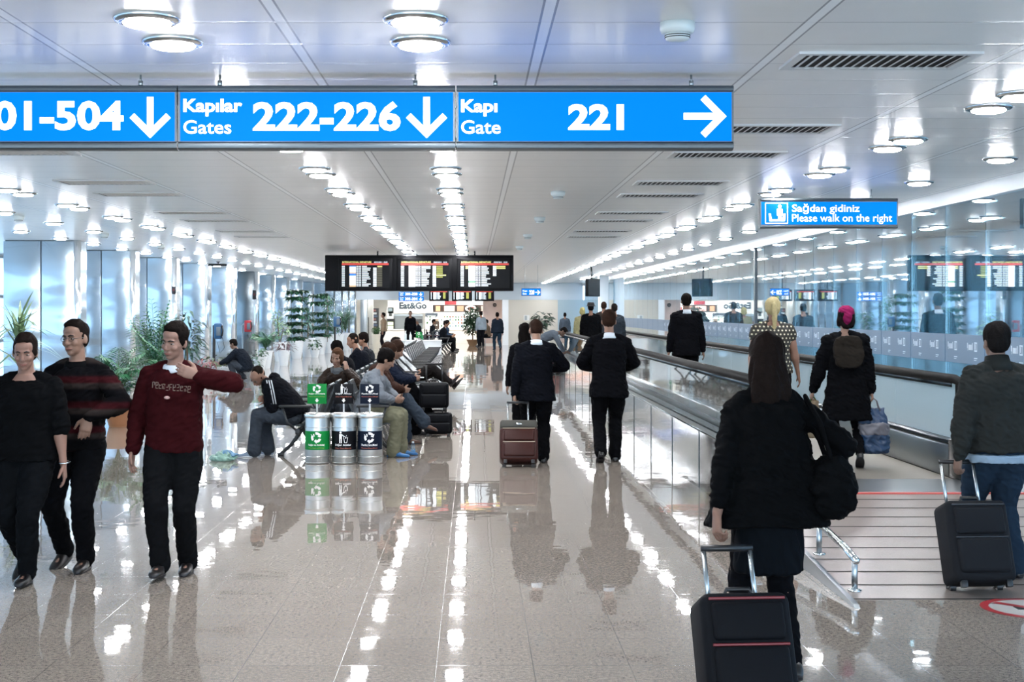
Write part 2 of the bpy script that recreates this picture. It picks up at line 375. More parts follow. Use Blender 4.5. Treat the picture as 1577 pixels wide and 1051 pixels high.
    for t in ts:
        c0, m = sp(t); w = tor(max(t, -.02), 1) * g + tp['infl']; d = tor(max(t, -.02), 2) * g + tp['infl']
        if tp.get('boxy') and .05 < t < .30: w = max(w, .160 * g + tp['infl']); d = max(d, .112 * g + tp['infl'])
        if t < .08: w += tp['flare'] * (.08 - t); d += tp['flare'] * (.08 - t) * (tp.get('deep', 1))
        if tp.get('cape') and t < .45: w = .165 + (.43 - t) * .25; d = .13 + (.43 - t) * .13
        if t == tp['neck']: w = .085 + tp['infl'] * .4; d = .075 + tp['infl'] * .4
        if t < 0 and tp.get('sway'): c0 = c0 + V(tp['sway']) * (-t)
        rg.append(ringpts(c0, m @ V((1, 0, 0)), m @ V((0, 1, 0)), w, d, 28))
    c.loft(rg)
    fl = tp['infl']; sl = tp['sleeve']
    for sh, e, w, hd, pn, s in arms:
        pad = tp.get('pad', .0); c.ell(sh + mn @ V((s * pad, 0, pad * .4)), .050 * g + fl * .75); seg(c, nb + mn @ V((s * .055, -.012, .012)), sh + mn @ V((s * (pad - .012), -.008, .008)), [.036 + fl * .3, .048 + fl * .4, .050 + fl * .5])
        if sl <= 0: continue
        u = min(1, sl * 2); seg(c, sh, sh.lerp(e, u), [(.049 * g + fl * .8), .050 * g + fl * .9, (.052 - .008 * u) * g + fl * .9])
        if sl > .5:
            v = (sl - .5) * 2; seg(c, e, e.lerp(w, v * .97), [.044 * g + fl * .9, .044 * g + fl * .85, .037 + fl * .7, .030 + fl * .6 + tp['cuff']])
    tv = max(.009, vox) if not tp.get('fine') else .008
    link(tp['name'], remesh(c, tv, tp.get('wr', .012), sd, 3), tp['mat'], root)
    if collar:
        q = MB(); u = mn @ V((0, .012, .09)); a = sp(.485)[0]
        q.tube([a, a + u * colh * .48, a + u * colh, a + u * (colh + .04), a + u * colh * .65], [.102, .090, .078, .072, .064], 24); q.build('shirt_collar', collar, root, True)
    bt = dict(name='trousers', mat=cloth('dark_trouser', '#0d0e12'), infl=.016, hemr=.062, top=.10, cut=1.0, wr=.010); bt.update(bottom or {})
    if bt['name']:
        c = MB(); f = bt['infl']; rg = []
        for t in (-.10, -.05, 0, .05, bt['top']):
            c0, m = sp(t); rg.append(ringpts(c0, m @ V((1, 0, 0)), m @ V((0, 1, 0)), tor(t, 1) * g + f * .7, tor(t, 2) * g + f * .7, 26))
        c.loft(rg)
        for hp, k, a, ft, s in legs:
            seg(c, hp, k, [.092 * g + f, .090 * g + f, .076 * g + f, .062 + f]); e = k.lerp(a + (a - k).normalized() * .02, bt['cut'])
            seg(c, k, e, [.060 + f, .060 + f, .056 + f, bt['hemr'], bt['hemr'] + .002])
        link(bt['name'], remesh(c, max(.010, vox), bt['wr'], sd + 5, 3, .8), bt['mat'], root)
    if bt.get('skirt'):
        c = MB(); z1, fl2 = bt['skirt']; rg = []
        for i in range(9):
            t = -.04 - (z1 - .04) * i / 8; c0, m = sp(t); rg.append(ringpts(c0, V((1, 0, 0)), V((0, 1, 0)), .165 * g + .015 + fl2 * i / 8, .115 * g + .02 + fl2 * i / 8, 26))
        c.loft(rg); link('skirt', remesh(c, .012, .014, sd + 9, 2, .3), bt['skirtmat'], root)
    sm = shoes if not isinstance(shoes, str) else mat('shoe_' + shoes, {'black': '#0c0c0e', 'brown': '#4a2e1f', 'white': '#7f90a3', 'blue': '#1d5a8c', 'dark': '#1c1a1a'}[shoes], .35 if shoes in ('black', 'dark') else .6)
    for hp, k, a, f, s in legs:
        Rf = rot('Z', f[3]) @ rot('X', -f[4]); q = MB(); rg = []
        for y, w, hh in ((-.072, .014, .03), (-.066, .028, .06), (-.045, .036, .082), (-.01, .038, .095), (.035, .039, .085), (.08, .044, .062), (.125, .047, .050), (.165, .043, .042), (.195, .032, .034), (.21, .014, .022)):
            rg.append([a + Rf @ V((w * math.copysign(abs(cos(t)) ** .8, cos(t)), y, -.085 + (hh * (.5 + .5 * math.copysign(abs(sin(t)) ** .7, sin(t)))))) for t in [2 * pi * j / 16 for j in range(16)]])
        q.loft(rg); sh_o = q.build('shoe', sm, root, True)
        q = MB(); q.loft([[a + Rf @ V((w * 1.07 * cos(t), .07 + L * 1.03 * sin(t), z)) for t in [2 * pi * j / 20 for j in range(20)]] for z, w, L in ((-.086, .043, .143), (-.070, .045, .145))])
        q.build('sole', mat('shoe_sole', '#16151a', .7) if shoes != 'white' else mat('white_sole', '#c3c9ce', .6), sh_o, True)
    X = root.matrix_basis if False else (Matrix.Translation(V(loc)) @ Matrix.Rotation(rz, 4, 'Z') @ Matrix.Scale(h / 1.735, 4))
    PEOPLE[key] = dict(root=root, hands=[X @ (A[2] + A[3] * .085 + A[4].normalized() * .02) for A in arms], X=X, arms=arms, head=T, sp=sp)
    return root
# ---------------------------------------------------------------- the hall: floor, ceiling, walls
def floor_mat():
    T = NT('granite_tiles'); p = T.pos(); sp = T.n('SeparateXYZ', i_0=p)
    tx, ty = .489, .60
    u = T.ma('DIVIDE', T.ma('ADD', sp.outputs[0], .19 + 100 * tx), tx); v = T.ma('DIVIDE', T.ma('ADD', sp.outputs[1], 100 * ty), ty)
    fu = T.ma('FRACT', u); fv = T.ma('FRACT', v)
    eu = T.ma('MINIMUM', fu, T.ma('SUBTRACT', 1, fu)); ev = T.ma('MINIMUM', fv, T.ma('SUBTRACT', 1, fv))
    joint = T.ma('MAXIMUM', T.ma('LESS_THAN', eu, .004), T.ma('LESS_THAN', ev, .0032))
    cell = T.n('CombineXYZ', i_0=T.ma('FLOOR', u), i_1=T.ma('FLOOR', v))
    wn = T.n('TexWhiteNoise', noise_dimensions='3D', i_Vector=cell.outputs[0])
    sn = T.n('TexNoise', i_Scale=170, i_Detail=3, i_Vector=p); s2 = T.n('TexNoise', i_Scale=46, i_Detail=4, i_Vector=p)
    ramp = T.n('ValToRGB', i_0=T.ma('ADD', T.ma('MULTIPLY', sn.outputs[0], .62), T.ma('MULTIPLY', s2.outputs[0], .38)))
    ramp.color_ramp.elements[0].position = .36; ramp.color_ramp.elements[0].color = lin('#5a534d'); ramp.color_ramp.elements[1].position = .64; ramp.color_ramp.elements[1].color = lin('#aea499')
    tone = T.mix(T.ma('MULTIPLY', wn.outputs[0], .22), ramp.outputs[0], lin('#746b63'))
    T.put(T.b.inputs['Base Color'], T.mix(T.ma('MULTIPLY', joint, .55), tone, lin('#2e2b28')))
    T.put(T.b.inputs['Roughness'], T.ma('ADD', .022, T.ma('MULTIPLY', joint, .1)))
    T.b.inputs['IOR'].default_value = 1.9
    off = T.vm('MULTIPLY', T.vm('SUBTRACT', wn.outputs['Color'], (.5, .5, .5)), (.003, .004, 0))
    wv = T.n('TexNoise', i_Scale=2.6, i_Detail=2, i_Vector=p); bp = T.n('Bump'); bp.inputs['Strength'].default_value = .022; bp.inputs['Distance'].default_value = .05
    T.put(bp.inputs['Height'], wv.outputs[0]); T.put(T.b.inputs['Normal'], T.vm('NORMALIZE', T.vm('ADD', bp.outputs[0], off)))
    return T.m
def ceil_mat():
    T = NT('lacquered_ceiling'); p = T.pos(); sp = T.n('SeparateXYZ', i_0=p)
    v = T.ma('FRACT', T.ma('DIVIDE', T.ma('ADD', sp.outputs[1], 57.6), .576)); u = T.ma('FRACT', T.ma('DIVIDE', T.ma('ADD', sp.outputs[0], -.35 + 128.8), 1.288))
    ev = T.ma('MINIMUM', v, T.ma('SUBTRACT', 1, v)); eu = T.ma('MINIMUM', u, T.ma('SUBTRACT', 1, u))
    gv = T.ma('LESS_THAN', ev, .012); gu = T.ma('LESS_THAN', eu, .022); ge = T.ma('MULTIPLY', T.ma('LESS_THAN', eu, .028), T.ma('GREATER_THAN', eu, .019))
    n = T.n('TexNoise', i_Scale=3, i_Detail=2, i_Vector=p)
    c = T.mix(n.outputs[0], lin('#dcdedd'), lin('#e6e7e6')); c = T.mix(T.ma('MULTIPLY', gv, .55), c, lin('#8d9294')); c = T.mix(T.ma('MULTIPLY', gu, .7), c, lin('#f4f8fa')); c = T.mix(T.ma('MULTIPLY', ge, .85), c, lin('#6a7075'))
    T.put(T.b.inputs['Base Color'], c); T.b.inputs['Roughness'].default_value = .33; T.b.inputs['Specular IOR Level'].default_value = .6; T.b.inputs['Coat Weight'].default_value = .2; T.b.inputs['Coat Roughness'].default_value = .2
    wv = T.n('TexNoise', i_Scale=1.6, i_Detail=1, i_Vector=T.vm('MULTIPLY', p, (3, .6, 1)))
    h = T.ma('ADD', T.ma('MULTIPLY', T.ma('SMOOTH_MIN', ev, .05, .03), 8), T.ma('ADD', T.ma('MULTIPLY', T.ma('SMOOTH_MIN', eu, .03, .02), 4), T.ma('MULTIPLY', wv.outputs[0], .5)))
    T.bump(h, .35, .02); return T.m
def glass_mat(name, tint, fac, ior=1.8, rough=.015):
    T = NT(name); f = T.n('Fresnel', i_IOR=ior); tr = T.n('BsdfTransparent'); gl = T.n('BsdfGlossy'); mx = T.n('MixShader')
    tr.inputs[0].default_value = (*tint, 1); gl.inputs['Color'].default_value = (.92, .97, 1, 1); gl.inputs['Roughness'].default_value = rough
    T.put(mx.inputs[0], T.ma('MINIMUM', T.ma('ADD', f.outputs[0], fac), .93)); T.t.links.new(tr.outputs[0], mx.inputs[1]); T.t.links.new(gl.outputs[0], mx.inputs[2])
    T.t.links.new(mx.outputs[0], T.o.inputs[0]); return T.m
def wavy_steel(name, col, rough, st, metal=1.0):
    T = NT(name); p = T.pos(); T.b.inputs['Base Color'].default_value = lin(col); T.b.inputs['Metallic'].default_value = metal; T.b.inputs['Roughness'].default_value = rough
    n = T.n('TexNoise', i_Scale=1.0, i_Detail=1.2, i_Vector=T.vm('MULTIPLY', p, (.45, .2, 1.7))); T.bump(n.outputs[0], st, .12); return T.m
def frosted(name, col):
    T = NT(name); tl = T.n('BsdfTranslucent'); tl.inputs[0].default_value = lin(col); gl = T.n('BsdfGlossy'); gl.inputs[0].default_value = (.9, .95, 1, 1); gl.inputs['Roughness'].default_value = .12; mx = T.n('MixShader')
    tr = T.n('BsdfTransparent'); m2 = T.n('MixShader'); m2.inputs[0].default_value = .25; T.t.links.new(tl.outputs[0], m2.inputs[1]); T.t.links.new(tr.outputs[0], m2.inputs[2])
    mx.inputs[0].default_value = .10; T.t.links.new(m2.outputs[0], mx.inputs[1]); T.t.links.new(gl.outputs[0], mx.inputs[2]); T.t.links.new(mx.outputs[0], T.o.inputs[0]); return T.m
FLOORM = floor_mat()
ENDY = 73.0; PLAT = .25; RX = 2.3; GX = 5.62
MB().box(-15, 9.5, -8, 96, -.2, 0).build('floor', FLOORM, kind='structure')
MB().box(-15, 9.5, -1.5, ENDY + .4, CEIL, CEIL + .25).build('ceiling', ceil_mat(), kind='structure')
WHITE = mat('white_paint', '#d9dbd8', .55); HDR = mat('header_paint', '#b7c3cb', .5)
# end wall: header over the food court opening, plain wall on the right, steel panels on the left
w = MB(); w.box(-6.35, 5.6, ENDY, ENDY + .35, 2.33, CEIL); w.build('wall_end', HDR, kind='structure')
w = MB(); w.box(1.77, 4.3, ENDY + .02, ENDY + .32, 0, 2.33); w.build('wall_end_right', mat('cream_wall', '#c9c4b8', .6), kind='structure')
w = MB(); w.box(1.45, 1.77, ENDY - .05, ENDY + .4, 0, 2.33); w.build('trim_1', mat('lit_edge_white', '#eef2f4', .2), kind='structure')  # bright white strip paints the lit edge of the opening
STEEL = wavy_steel('wavy_steel_panels', '#c6d9e7', .20, .75, .85); STEEL2 = wavy_steel('grey_steel_panels', '#8f999f', .25, .3); CHR = CH()
w = MB(); w.box(-9.5, -6.05, ENDY - .2, ENDY + .3, 0, CEIL); wl_ = w.build('wall_end_left', STEEL, kind='structure')
for x in (-7.6, -7.15, -6.75, -6.4, -6.08):
    q = MB(); q.tube([(x, ENDY - .22, 0), (x, ENDY - .22, CEIL)], .05, 10); q.build('chrome_strip', CHR, wl_, True)
# left glazing behind the pillars
wg = thing('window_1', None, None, (-11.8, 0, 0), kind='structure'); fr = mat('window_frame_grey', '#8f9aa3', .4)
q = MB()
for y in range(-8, 74, 3): q.box(-.05, .05, y, y + .09, 0, CEIL)
for z in (0, 1.0, 2.1, CEIL - .1): q.box(-.05, .05, -8, 73, z, z + .08)
q.build('window_frame', fr, wg); MB().box(-.012, .012, -8, 73, .05, CEIL).build('window_glass', frosted('frosted_glass', '#c2d9ea'), wg)
# pillars clad in steel, one every 4.6 m
for k in range(10):
    D = 28.4 + 4.6 * k; x1 = -7.9 if k != 5 else -7.85; x0 = x1 - 1.5
    pr = thing('pillar', ['wide', 'shiny'][k % 2 and 1] + ' steel clad pillar on the left, ' + nth(k) + ' from the camera', 'pillar', ((x0 + x1) / 2, D, 0), kind='structure')
    mm = STEEL if k != 5 else STEEL2; m = (x1 - x0) / 2
    MB().box(-m + .02, m - .03, .06, .59, 0, CEIL).build('core', fr, pr)
    for a, b in ((-m, -.012), (.012, m - .07)): MB().rbox(a, b, 0, .05, .02, CEIL - .02, .008, 2).build('panel', mm, pr)
    q = MB(); q.tube([(m - .04, .05, 0), (m - .04, .05, CEIL)], .075, 16); q.build('corner_trim', wavy_steel('chrome_corner', '#eef6fb', .12, .5, .85) if k == 0 else bpy.data.materials['chrome_corner'], pr, True)
    MB().box(m - .02, m, .1, .6, .02, CEIL - .02).build('side_panel', STEEL, pr)
# right glass wall with a printed band
GL = glass_mat('teal_glass', (.62, .80, .84), .34, 1.9); wr = thing('wall_right', None, None, (GX, 0, 0), kind='structure')
BAND = mat('printed_band', '#5b7186', .35); BW = mat('band_print', '#c5d2dc', .5); BW2 = mat('band_print_dim', '#93a6b6', .5)
pw = 1.32; y = 9.0; i = 0
while y < ENDY - 1:
    MB().box(-.006, .006, y + .008, y + pw - .008, PLAT + .05, 3.05).build('pane', GL, wr)
    b = MB().box(-.016, -.008, y + .012, y + pw - .012, 1.19, 1.52).build('band', BAND, wr)
    if y < 42:
        f = MB()
        for j in range(2):
            c = y + pw * (.27 + .5 * j); e = -.018
            for (a0, a1, z0, z1) in ((-.20, -.17, 1.37, 1.43), (-.185, -.175, 1.34, 1.43), (-.15, -.12, 1.35, 1.41), (-.11, -.085, 1.35, 1.41), (-.075, -.05, 1.35, 1.41), (-.04, -.02, 1.35, 1.43), (.03, .12, 1.335, 1.35), (.03, .12, 1.425, 1.44), (.03, .042, 1.34, 1.44), (.075, .085, 1.34, 1.44), (.11, .12, 1.34, 1.44), (.05, .065, 1.36, 1.42), (.02, .13, 1.255, 1.265), (.02, .10, 1.235, 1.242)):
                # left-to-right as read from the hall: +y is read to the left
                f.quad((e, c - a0, z0), (e, c - a1, z0), (e, c - a1, z1), (e, c - a0, z1))
        f.build('band_print', BW, b, False)
    y += pw; i += 1
q = MB(); q.box(-.05, .09, -8, ENDY, 3.04, CEIL); q.build('top_rail', mat('white_rail', '#dfe5e8', .35), wr)
q = MB(); q.box(-.03, .03, 8.9, ENDY, PLAT, PLAT + .06); q.build('bottom_rail', BR(), wr)
q = MB(); q.box(-.035, .035, 28.3, 28.38, PLAT, CEIL); q.build('mullion', mat('dark_mullion', '#3c4850', .4), wr)
# corridor behind the glass; outer window wall added to brighten glass and hall
w2 = thing('added_window', None, None, (8.3, 0, 0), kind='structure'); q = MB()
for y in range(-8, 74, 2): q.box(-.05, .05, y, y + .07, 0, CEIL)
for z in (0, 1.1, CEIL - .1): q.box(-.05, .05, -8, 73, z, z + .08)
q.build('window_frame', fr, w2); MB().box(-.012, .012, -8, 73, .05, CEIL).build('window_glass', bpy.data.materials['frosted_glass'], w2)
q = MB(); q.box(4.3, 8.2, ENDY - .02, ENDY + .3, 0, 2.33); q.build('wall_end_glass', mat('corridor_end', '#9fb3bc', .4), kind='structure')
q = MB(); q.rbox(5.1, 5.5, 58, 58.5, PLAT, CEIL, .03); q.build('trim_2', mat('white_column', '#d5e0e8', .4), kind='structure')
# ---------------------------------------------------------------- moving walkway, ramp
def ramp_mat():
    T = NT('ramp_tiles'); p = T.pos(); n = T.n('TexNoise', i_Scale=150, i_Detail=3, i_Vector=p)
    T.put(T.b.inputs['Base Color'], T.mix(n.outputs[0], lin('#665c56'), lin('#94887f'))); T.b.inputs['Roughness'].default_value = .28; return T.m
Y0, Y1, Y2 = 8.82, 12.05, 13.0
q = MB(); q.prism([(Y0, 0), (Y1, PLAT), (Y1, 0)], 'x', RX + .02, 8.2)
rm = q.build('ramp', ramp_mat(), None, False, kind='structure')
st = mat('anti_slip_strip', '#26221f', .8); stp = MB(); sl = PLAT / (Y1 - Y0)
for k in range(10):
    yy = Y0 + .012 + k * (Y1 - Y0 - .06) / 9.7; stp.add([(RX + .03, yy, (yy - Y0) * sl + .002), (8.1, yy, (yy - Y0) * sl + .002), (8.1, yy + .022, (yy + .022 - Y0) * sl + .002), (RX + .03, yy + .022, (yy + .022 - Y0) * sl + .002)], [(0, 1, 2, 3)])
stp.build('anti_slip_strip', st, rm, False, kind='stuff')
q = MB(); q.box(RX + .03, GX - .1, Y1 - .05, Y1 + .02, PLAT - .01, PLAT + .004); q.build('red_edge', mat('red_tape', '#b8443e', .5), rm)
q = MB(); q.prism([(Y0 - .25, 0), (Y0 - .2, .02), (Y1, PLAT + .02), (Y1, 0)], 'x', RX - .005, RX + .03); q.build('ramp_cheek', mat('cheek_steel', '#6f767a', .3, .9), rm, False)
MB().box(RX, 8.2, Y1, Y1 + 34, .0, PLAT - .004).build('floor_platform', mat('platform_granite', '#8a8178', .2, 0, (120, .2)), kind='structure')
T = NT('comb_steel'); p = T.n('SeparateXYZ', i_0=T.pos()); T.b.inputs['Metallic'].default_value = 1; T.b.inputs['Base Color'].default_value = lin('#a9adae'); T.b.inputs['Roughness'].default_value = .3
T.bump(T.ma('PINGPONG', p.outputs[0], .012), .8, .01); COMB = T.m
T = NT('walkway_pallets'); p = T.n('SeparateXYZ', i_0=T.pos()); T.b.inputs['Base Color'].default_value = lin('#7c766c'); T.b.inputs['Roughness'].default_value = .45; T.b.inputs['Metallic'].default_value = .4
T.bump(T.ma('ADD', T.ma('PINGPONG', p.outputs[0], .006), T.ma('MULTIPLY', T.ma('LESS_THAN', T.ma('FRACT', T.ma('DIVIDE', p.outputs[1], .4)), .03), -.02)), .8, .02); PAL = T.m
wk = thing('moving_walkway', 'long moving walkway with glass balustrades and black handrails beside the glass wall', 'moving walkway', (3.5, Y1, PLAT))
WX = 3.5
MB().box(2.62 - WX, 4.42 - WX, .03, Y2 - Y1, -.003, .006).build('comb_plate', COMB, wk)
MB().box(2.72 - WX, 4.38 - WX, Y2 - Y1, 31, -.003, .004).build('pallet_belt', PAL, wk, kind='stuff')
PANE = glass_mat('balustrade_glass', (.80, .90, .93), .16, 1.7); PANER = mat('balustrade_pale_panel', '#a9c0ca', .10, 0, None, None, .8, 0, .5); HR = mat('handrail_rubber', '#08090a', .6, spec=.06)
CLAD = wavy_steel('cladding_steel', '#b9c2c8', .09, .16); DK = mat('dark_steel', '#3d4347', .25, .9)
def balustrade(xi, xo, s, clad):
    """xi walkway side, xo outer side"""
    a, b = min(xi, xo) - WX, max(xi, xo) - WX; L0, L1 = Y2 - Y1 - .15, 31; xm = (a + b) / 2
    MB().rbox(a, b, L0 + .3, L1, -.002, .30, .02, 2).build('skirt', BR(), wk)
    MB().rbox(a + .01, b - .01, L0 + .3, L1, .30, .34, .012, 2).build('deck', DK, wk)
    y = L0 + .45
    while y < L1: MB().box(xm - .008, xm + .008, y, min(L1, y + 1.94), .34, .86).build('glass_panel', PANE if clad else PANER, wk); y += 1.95
    pr = lambda o: [(y_, z) for y_, z in ((L1, .90), (L0 + .55, .90), (L0 + .25, .86), (L0 + .06, .74), (L0, .60), (L0 + .05, .46), (L0 + .22, .36))]
    q = MB(); q.tube([(xm, y_, z) for y_, z in pr(0)], .045, 12); q.build('handrail', HR, wk, True)
    q = MB(); q.tube([(xm, y_, z - .055 if i < 2 else z) for i, (y_, z) in enumerate([(L1, .9), (L0 + .6, .9)])], .028, 8); q.build('rail_profile', DK, wk, True)
    nw = [(L0 + .45, .86), (L0 + .28, .83), (L0 + .1, .72), (L0 + .05, .60), (L0 + .09, .48), (L0 + .24, .38), (L0 + .45, .34)]
    q = MB(); q.prism(nw, 'x', xm - .03, xm + .03); q.build('newel', DK, wk)
    if s: MB().rbox(a, b, L0 + .02, L0 + .36, -.002, .36, .02, 2).build('newel_base', DK, wk)
balustrade(2.72, 2.50, 0, True); balustrade(4.40, 4.66, 1, False)
# hall side cladding with its ledge
MB().box(RX - WX - .02, RX - WX + .02, .35, 31, -PLAT, .33).build('outer_cladding', CLAD, wk)
for k in range(16):
    MB().box(RX - WX - .026, RX - WX - .018, .4 + k * 1.95, .412 + k * 1.95, -PLAT, .32).build('joint', DK, wk)
MB().rbox(RX - WX - .03, 2.52 - WX, .35, 31, .325, .345, .006, 2).build('ledge', CHR, wk)
MB().box(4.66 - WX, GX - WX - .04, .8, 31, .0, .33).build('inner_deck', BR(), wk)
# low rail beside the ramp
gr = thing('guard_rail', 'low steel tube rail on short posts along the left edge of the ramp', 'rail', (RX + .12, Y0, 0))
zr = lambda y: max(0, (y - Y0)) * sl
pts = [(-.02, .12, .225), (.0, .45, .25), (.0, 3.1, zr(Y0 + 3.1) + .22)]; q = MB(); q.tube(pts, .024, 14); q.ell(pts[0], .026, 12, 8); q.build('tube', CHR, gr, True)
for yy in (.22, 1.15, 2.15, 3.0):
    z0 = zr(Y0 + yy); q = MB(); q.tube([(0, yy, z0 - .01), (0, yy, z0 + .22)], .019, 12); po = q.build('post', BR(), gr, True)
    q = MB(); q.lathe([(.045, z0 - .008), (.045, z0 + .008), (.02, z0 + .014)], 16, (0, yy, 0)); q.build('foot_plate', CHR, po, True)
# floor mark
p = flo(1590, 938); dm = thing('floor_marking', 'round red and white floor marking in front of the ramp', 'floor marking', (p.x, p.y, .001))
MB().lathe([(.29, 0), (.29, .0015)], 48).build('disc', mat('mark_white', '#a9a7a3', .4), dm)
q = MB(); q.loft([[(r * cos(2 * pi * j / 48), r * sin(2 * pi * j / 48), z) for j in range(48)] for r, z in ((.30, .0015), (.30, .0028), (.25, .0028), (.25, .0015))], False); q.build('red_ring', mat('mark_red', '#9c2a30', .4), dm)
q = MB(); q.add([(-.19, .15, .003), (-.15, .19, .003), (.19, -.15, .003), (.15, -.19, .003)], [(0, 1, 2, 3)]); q.build('red_bar', mat('mark_red', '#9c2a30', .4), dm)
q = MB(); q.box(-.1, .1, -.04, .05, .0016, .0024); q.box(.08, .11, -.1, .12, .0016, .0024); q.build('pictogram', mat('mark_black', '#1b1a1c', .5), dm)

# ---------------------------------------------------------------- ceiling fittings
LENS = mat('lamp_lens', '#fcfcff', .4, emit=LAMP); RING = mat('lamp_ring', '#b9bcbd', .18, 1.0)
l0 = thing('ceiling_light', '', 'ceiling light', (0, 0, CEIL), 0, 'round ceiling downlights')
q = MB(); q.loft([[(r * cos(2 * pi * j / 24), r * sin(2 * pi * j / 24), z) for j in range(24)] for r, z in ((.160, 0), (.160, -.008), (.152, -.018), (.122, -.026), (.116, -.008))], False); q.build('trim_ring', RING, l0, True)
q = MB(); q.lathe([(.115, -.010), (.115, -.024), (.108, -.033), (.085, -.040), (.04, -.044)], 24); q.build('lens', LENS, l0, True)
H = CEIL - EYE; first = True; LIGHTS = []
names = {-.20: 'the centre row', -1.12: 'the row left of centre', 2.53: 'the row above the walkway edge', -3.84: 'the row over the plant side', 3.46: 'the row beside the glass wall', -4.78: 'the row next to the pillars', -5.70: 'the row at the pillar faces'}
pil = [(28.3 + 4.6 * k, 29.2 + 4.6 * k) for k in range(10)]
for u, nm in names.items():
    pairs = u in (-.20, -1.12, 2.53, -3.84); n = 0
    for k in range(28 if u in (-.20, 2.53, -3.84) else 24):
        D = 7.11 + 2.39 * (k if pairs else k + .5); x = u * H
        if not -60 < VX + x * FPX / D < 1640: continue
        if u == -5.70 and any(a < D < b for a, b in pil): continue
        for j, dd in enumerate((-.29, .29) if pairs else (0,)):
            w_ = ['nearer', 'farther'][j] + ' lamp of ' if pairs else ''
            lb = f'round ceiling downlight, {w_}the {nth(n)} ' + ('pair' if pairs else 'lamp') + f' along {nm}'
            if first: l0.location = (x, D + dd, CEIL); l0['label'] = lb; first = False
            else: dup(l0, (x, D + dd, CEIL), 0, lb)
        n += 1
vg = mat('vent_frame', '#c3c6c7', .4); vd = mat('vent_dark', '#1d2022', .7)
v0 = thing('ceiling_vent', '', 'air vent', (0, 0, CEIL), 0, 'slotted ceiling air vents')
q = MB(); q.box(-.46, .46, -.22, .22, -.004, 0); q.build('backing', vd, v0)
q = MB(); q.box(-.5, .5, -.26, -.21, -.014, 0).box(-.5, .5, .21, .26, -.014, 0).box(-.5, -.45, -.21, .21, -.014, 0).box(.45, .5, -.21, .21, -.014, 0); q.build('vent_frame', vg, v0)
q = MB()
for k in range(17):
    x = -.42 + k * .0525; q.add([(x - .008, -.21, -.012), (x + .016, -.21, -.002), (x + .016, .21, -.002), (x - .008, .21, -.012), (x - .004, -.21, -.014), (x + .02, -.21, -.004), (x + .02, .21, -.004), (x - .004, .21, -.014)], [(0, 1, 2, 3), (4, 7, 6, 5), (0, 4, 5, 1), (3, 2, 6, 7), (0, 3, 7, 4), (1, 5, 6, 2)])
q.build('louvre', vg, v0, False); first = True
for x, ds, nm in ((2.26, (7.95, 10.95, 12.75, 15.6, 17.3, 20.4, 22.2, 25.1, 27.0), 'right of the centre'), (-4.02, (12.5, 15.5, 17.1, 20.3, 22.1, 25.1, 27.0), 'on the plant side')):
    for i, d in enumerate(ds):
        lb = f'slotted ceiling air vent {nm}, {nth(i)} from the camera'
        if first: v0.location = (x, d, CEIL); v0['label'] = lb; first = False
        else: dup(v0, (x, d, CEIL), 0, lb)
d0 = thing('smoke_detector', '', 'smoke detector', (0, 0, CEIL), 0, 'white smoke detectors')
q = MB(); q.lathe([(.085, 0), (.085, -.03), (.078, -.05), (.07, -.055)], 24); q.build('base', mat('detector_white', '#c9d3d4', .4), d0, True)
q = MB(); q.lathe([(.06, -.05), (.06, -.075), (.055, -.085), (.03, -.092)], 24); q.build('sensor', mat('detector_white', '#c9d3d4', .4), d0, True)
q = MB(); q.lathe([(.0625, -.062), (.0625, -.066)], 24); q.lathe([(.0625, -.072), (.0625, -.076)], 24); q.build('slot', vd, d0); first = True
for x, ds, nm in ((.99, (6.92, 16.75, 21.4, 26.2, 31), 'right of the centre lights'), (-6.76, (21.1, 26, 30.7), 'near the pillars')):
    for i, d in enumerate(ds):
        lb = f'small white smoke detector {nm}, {nth(i)} from the camera'
        if first: d0.location = (x, d, CEIL); d0['label'] = lb; first = False
        else: dup(d0, (x, d, CEIL), 0, lb)
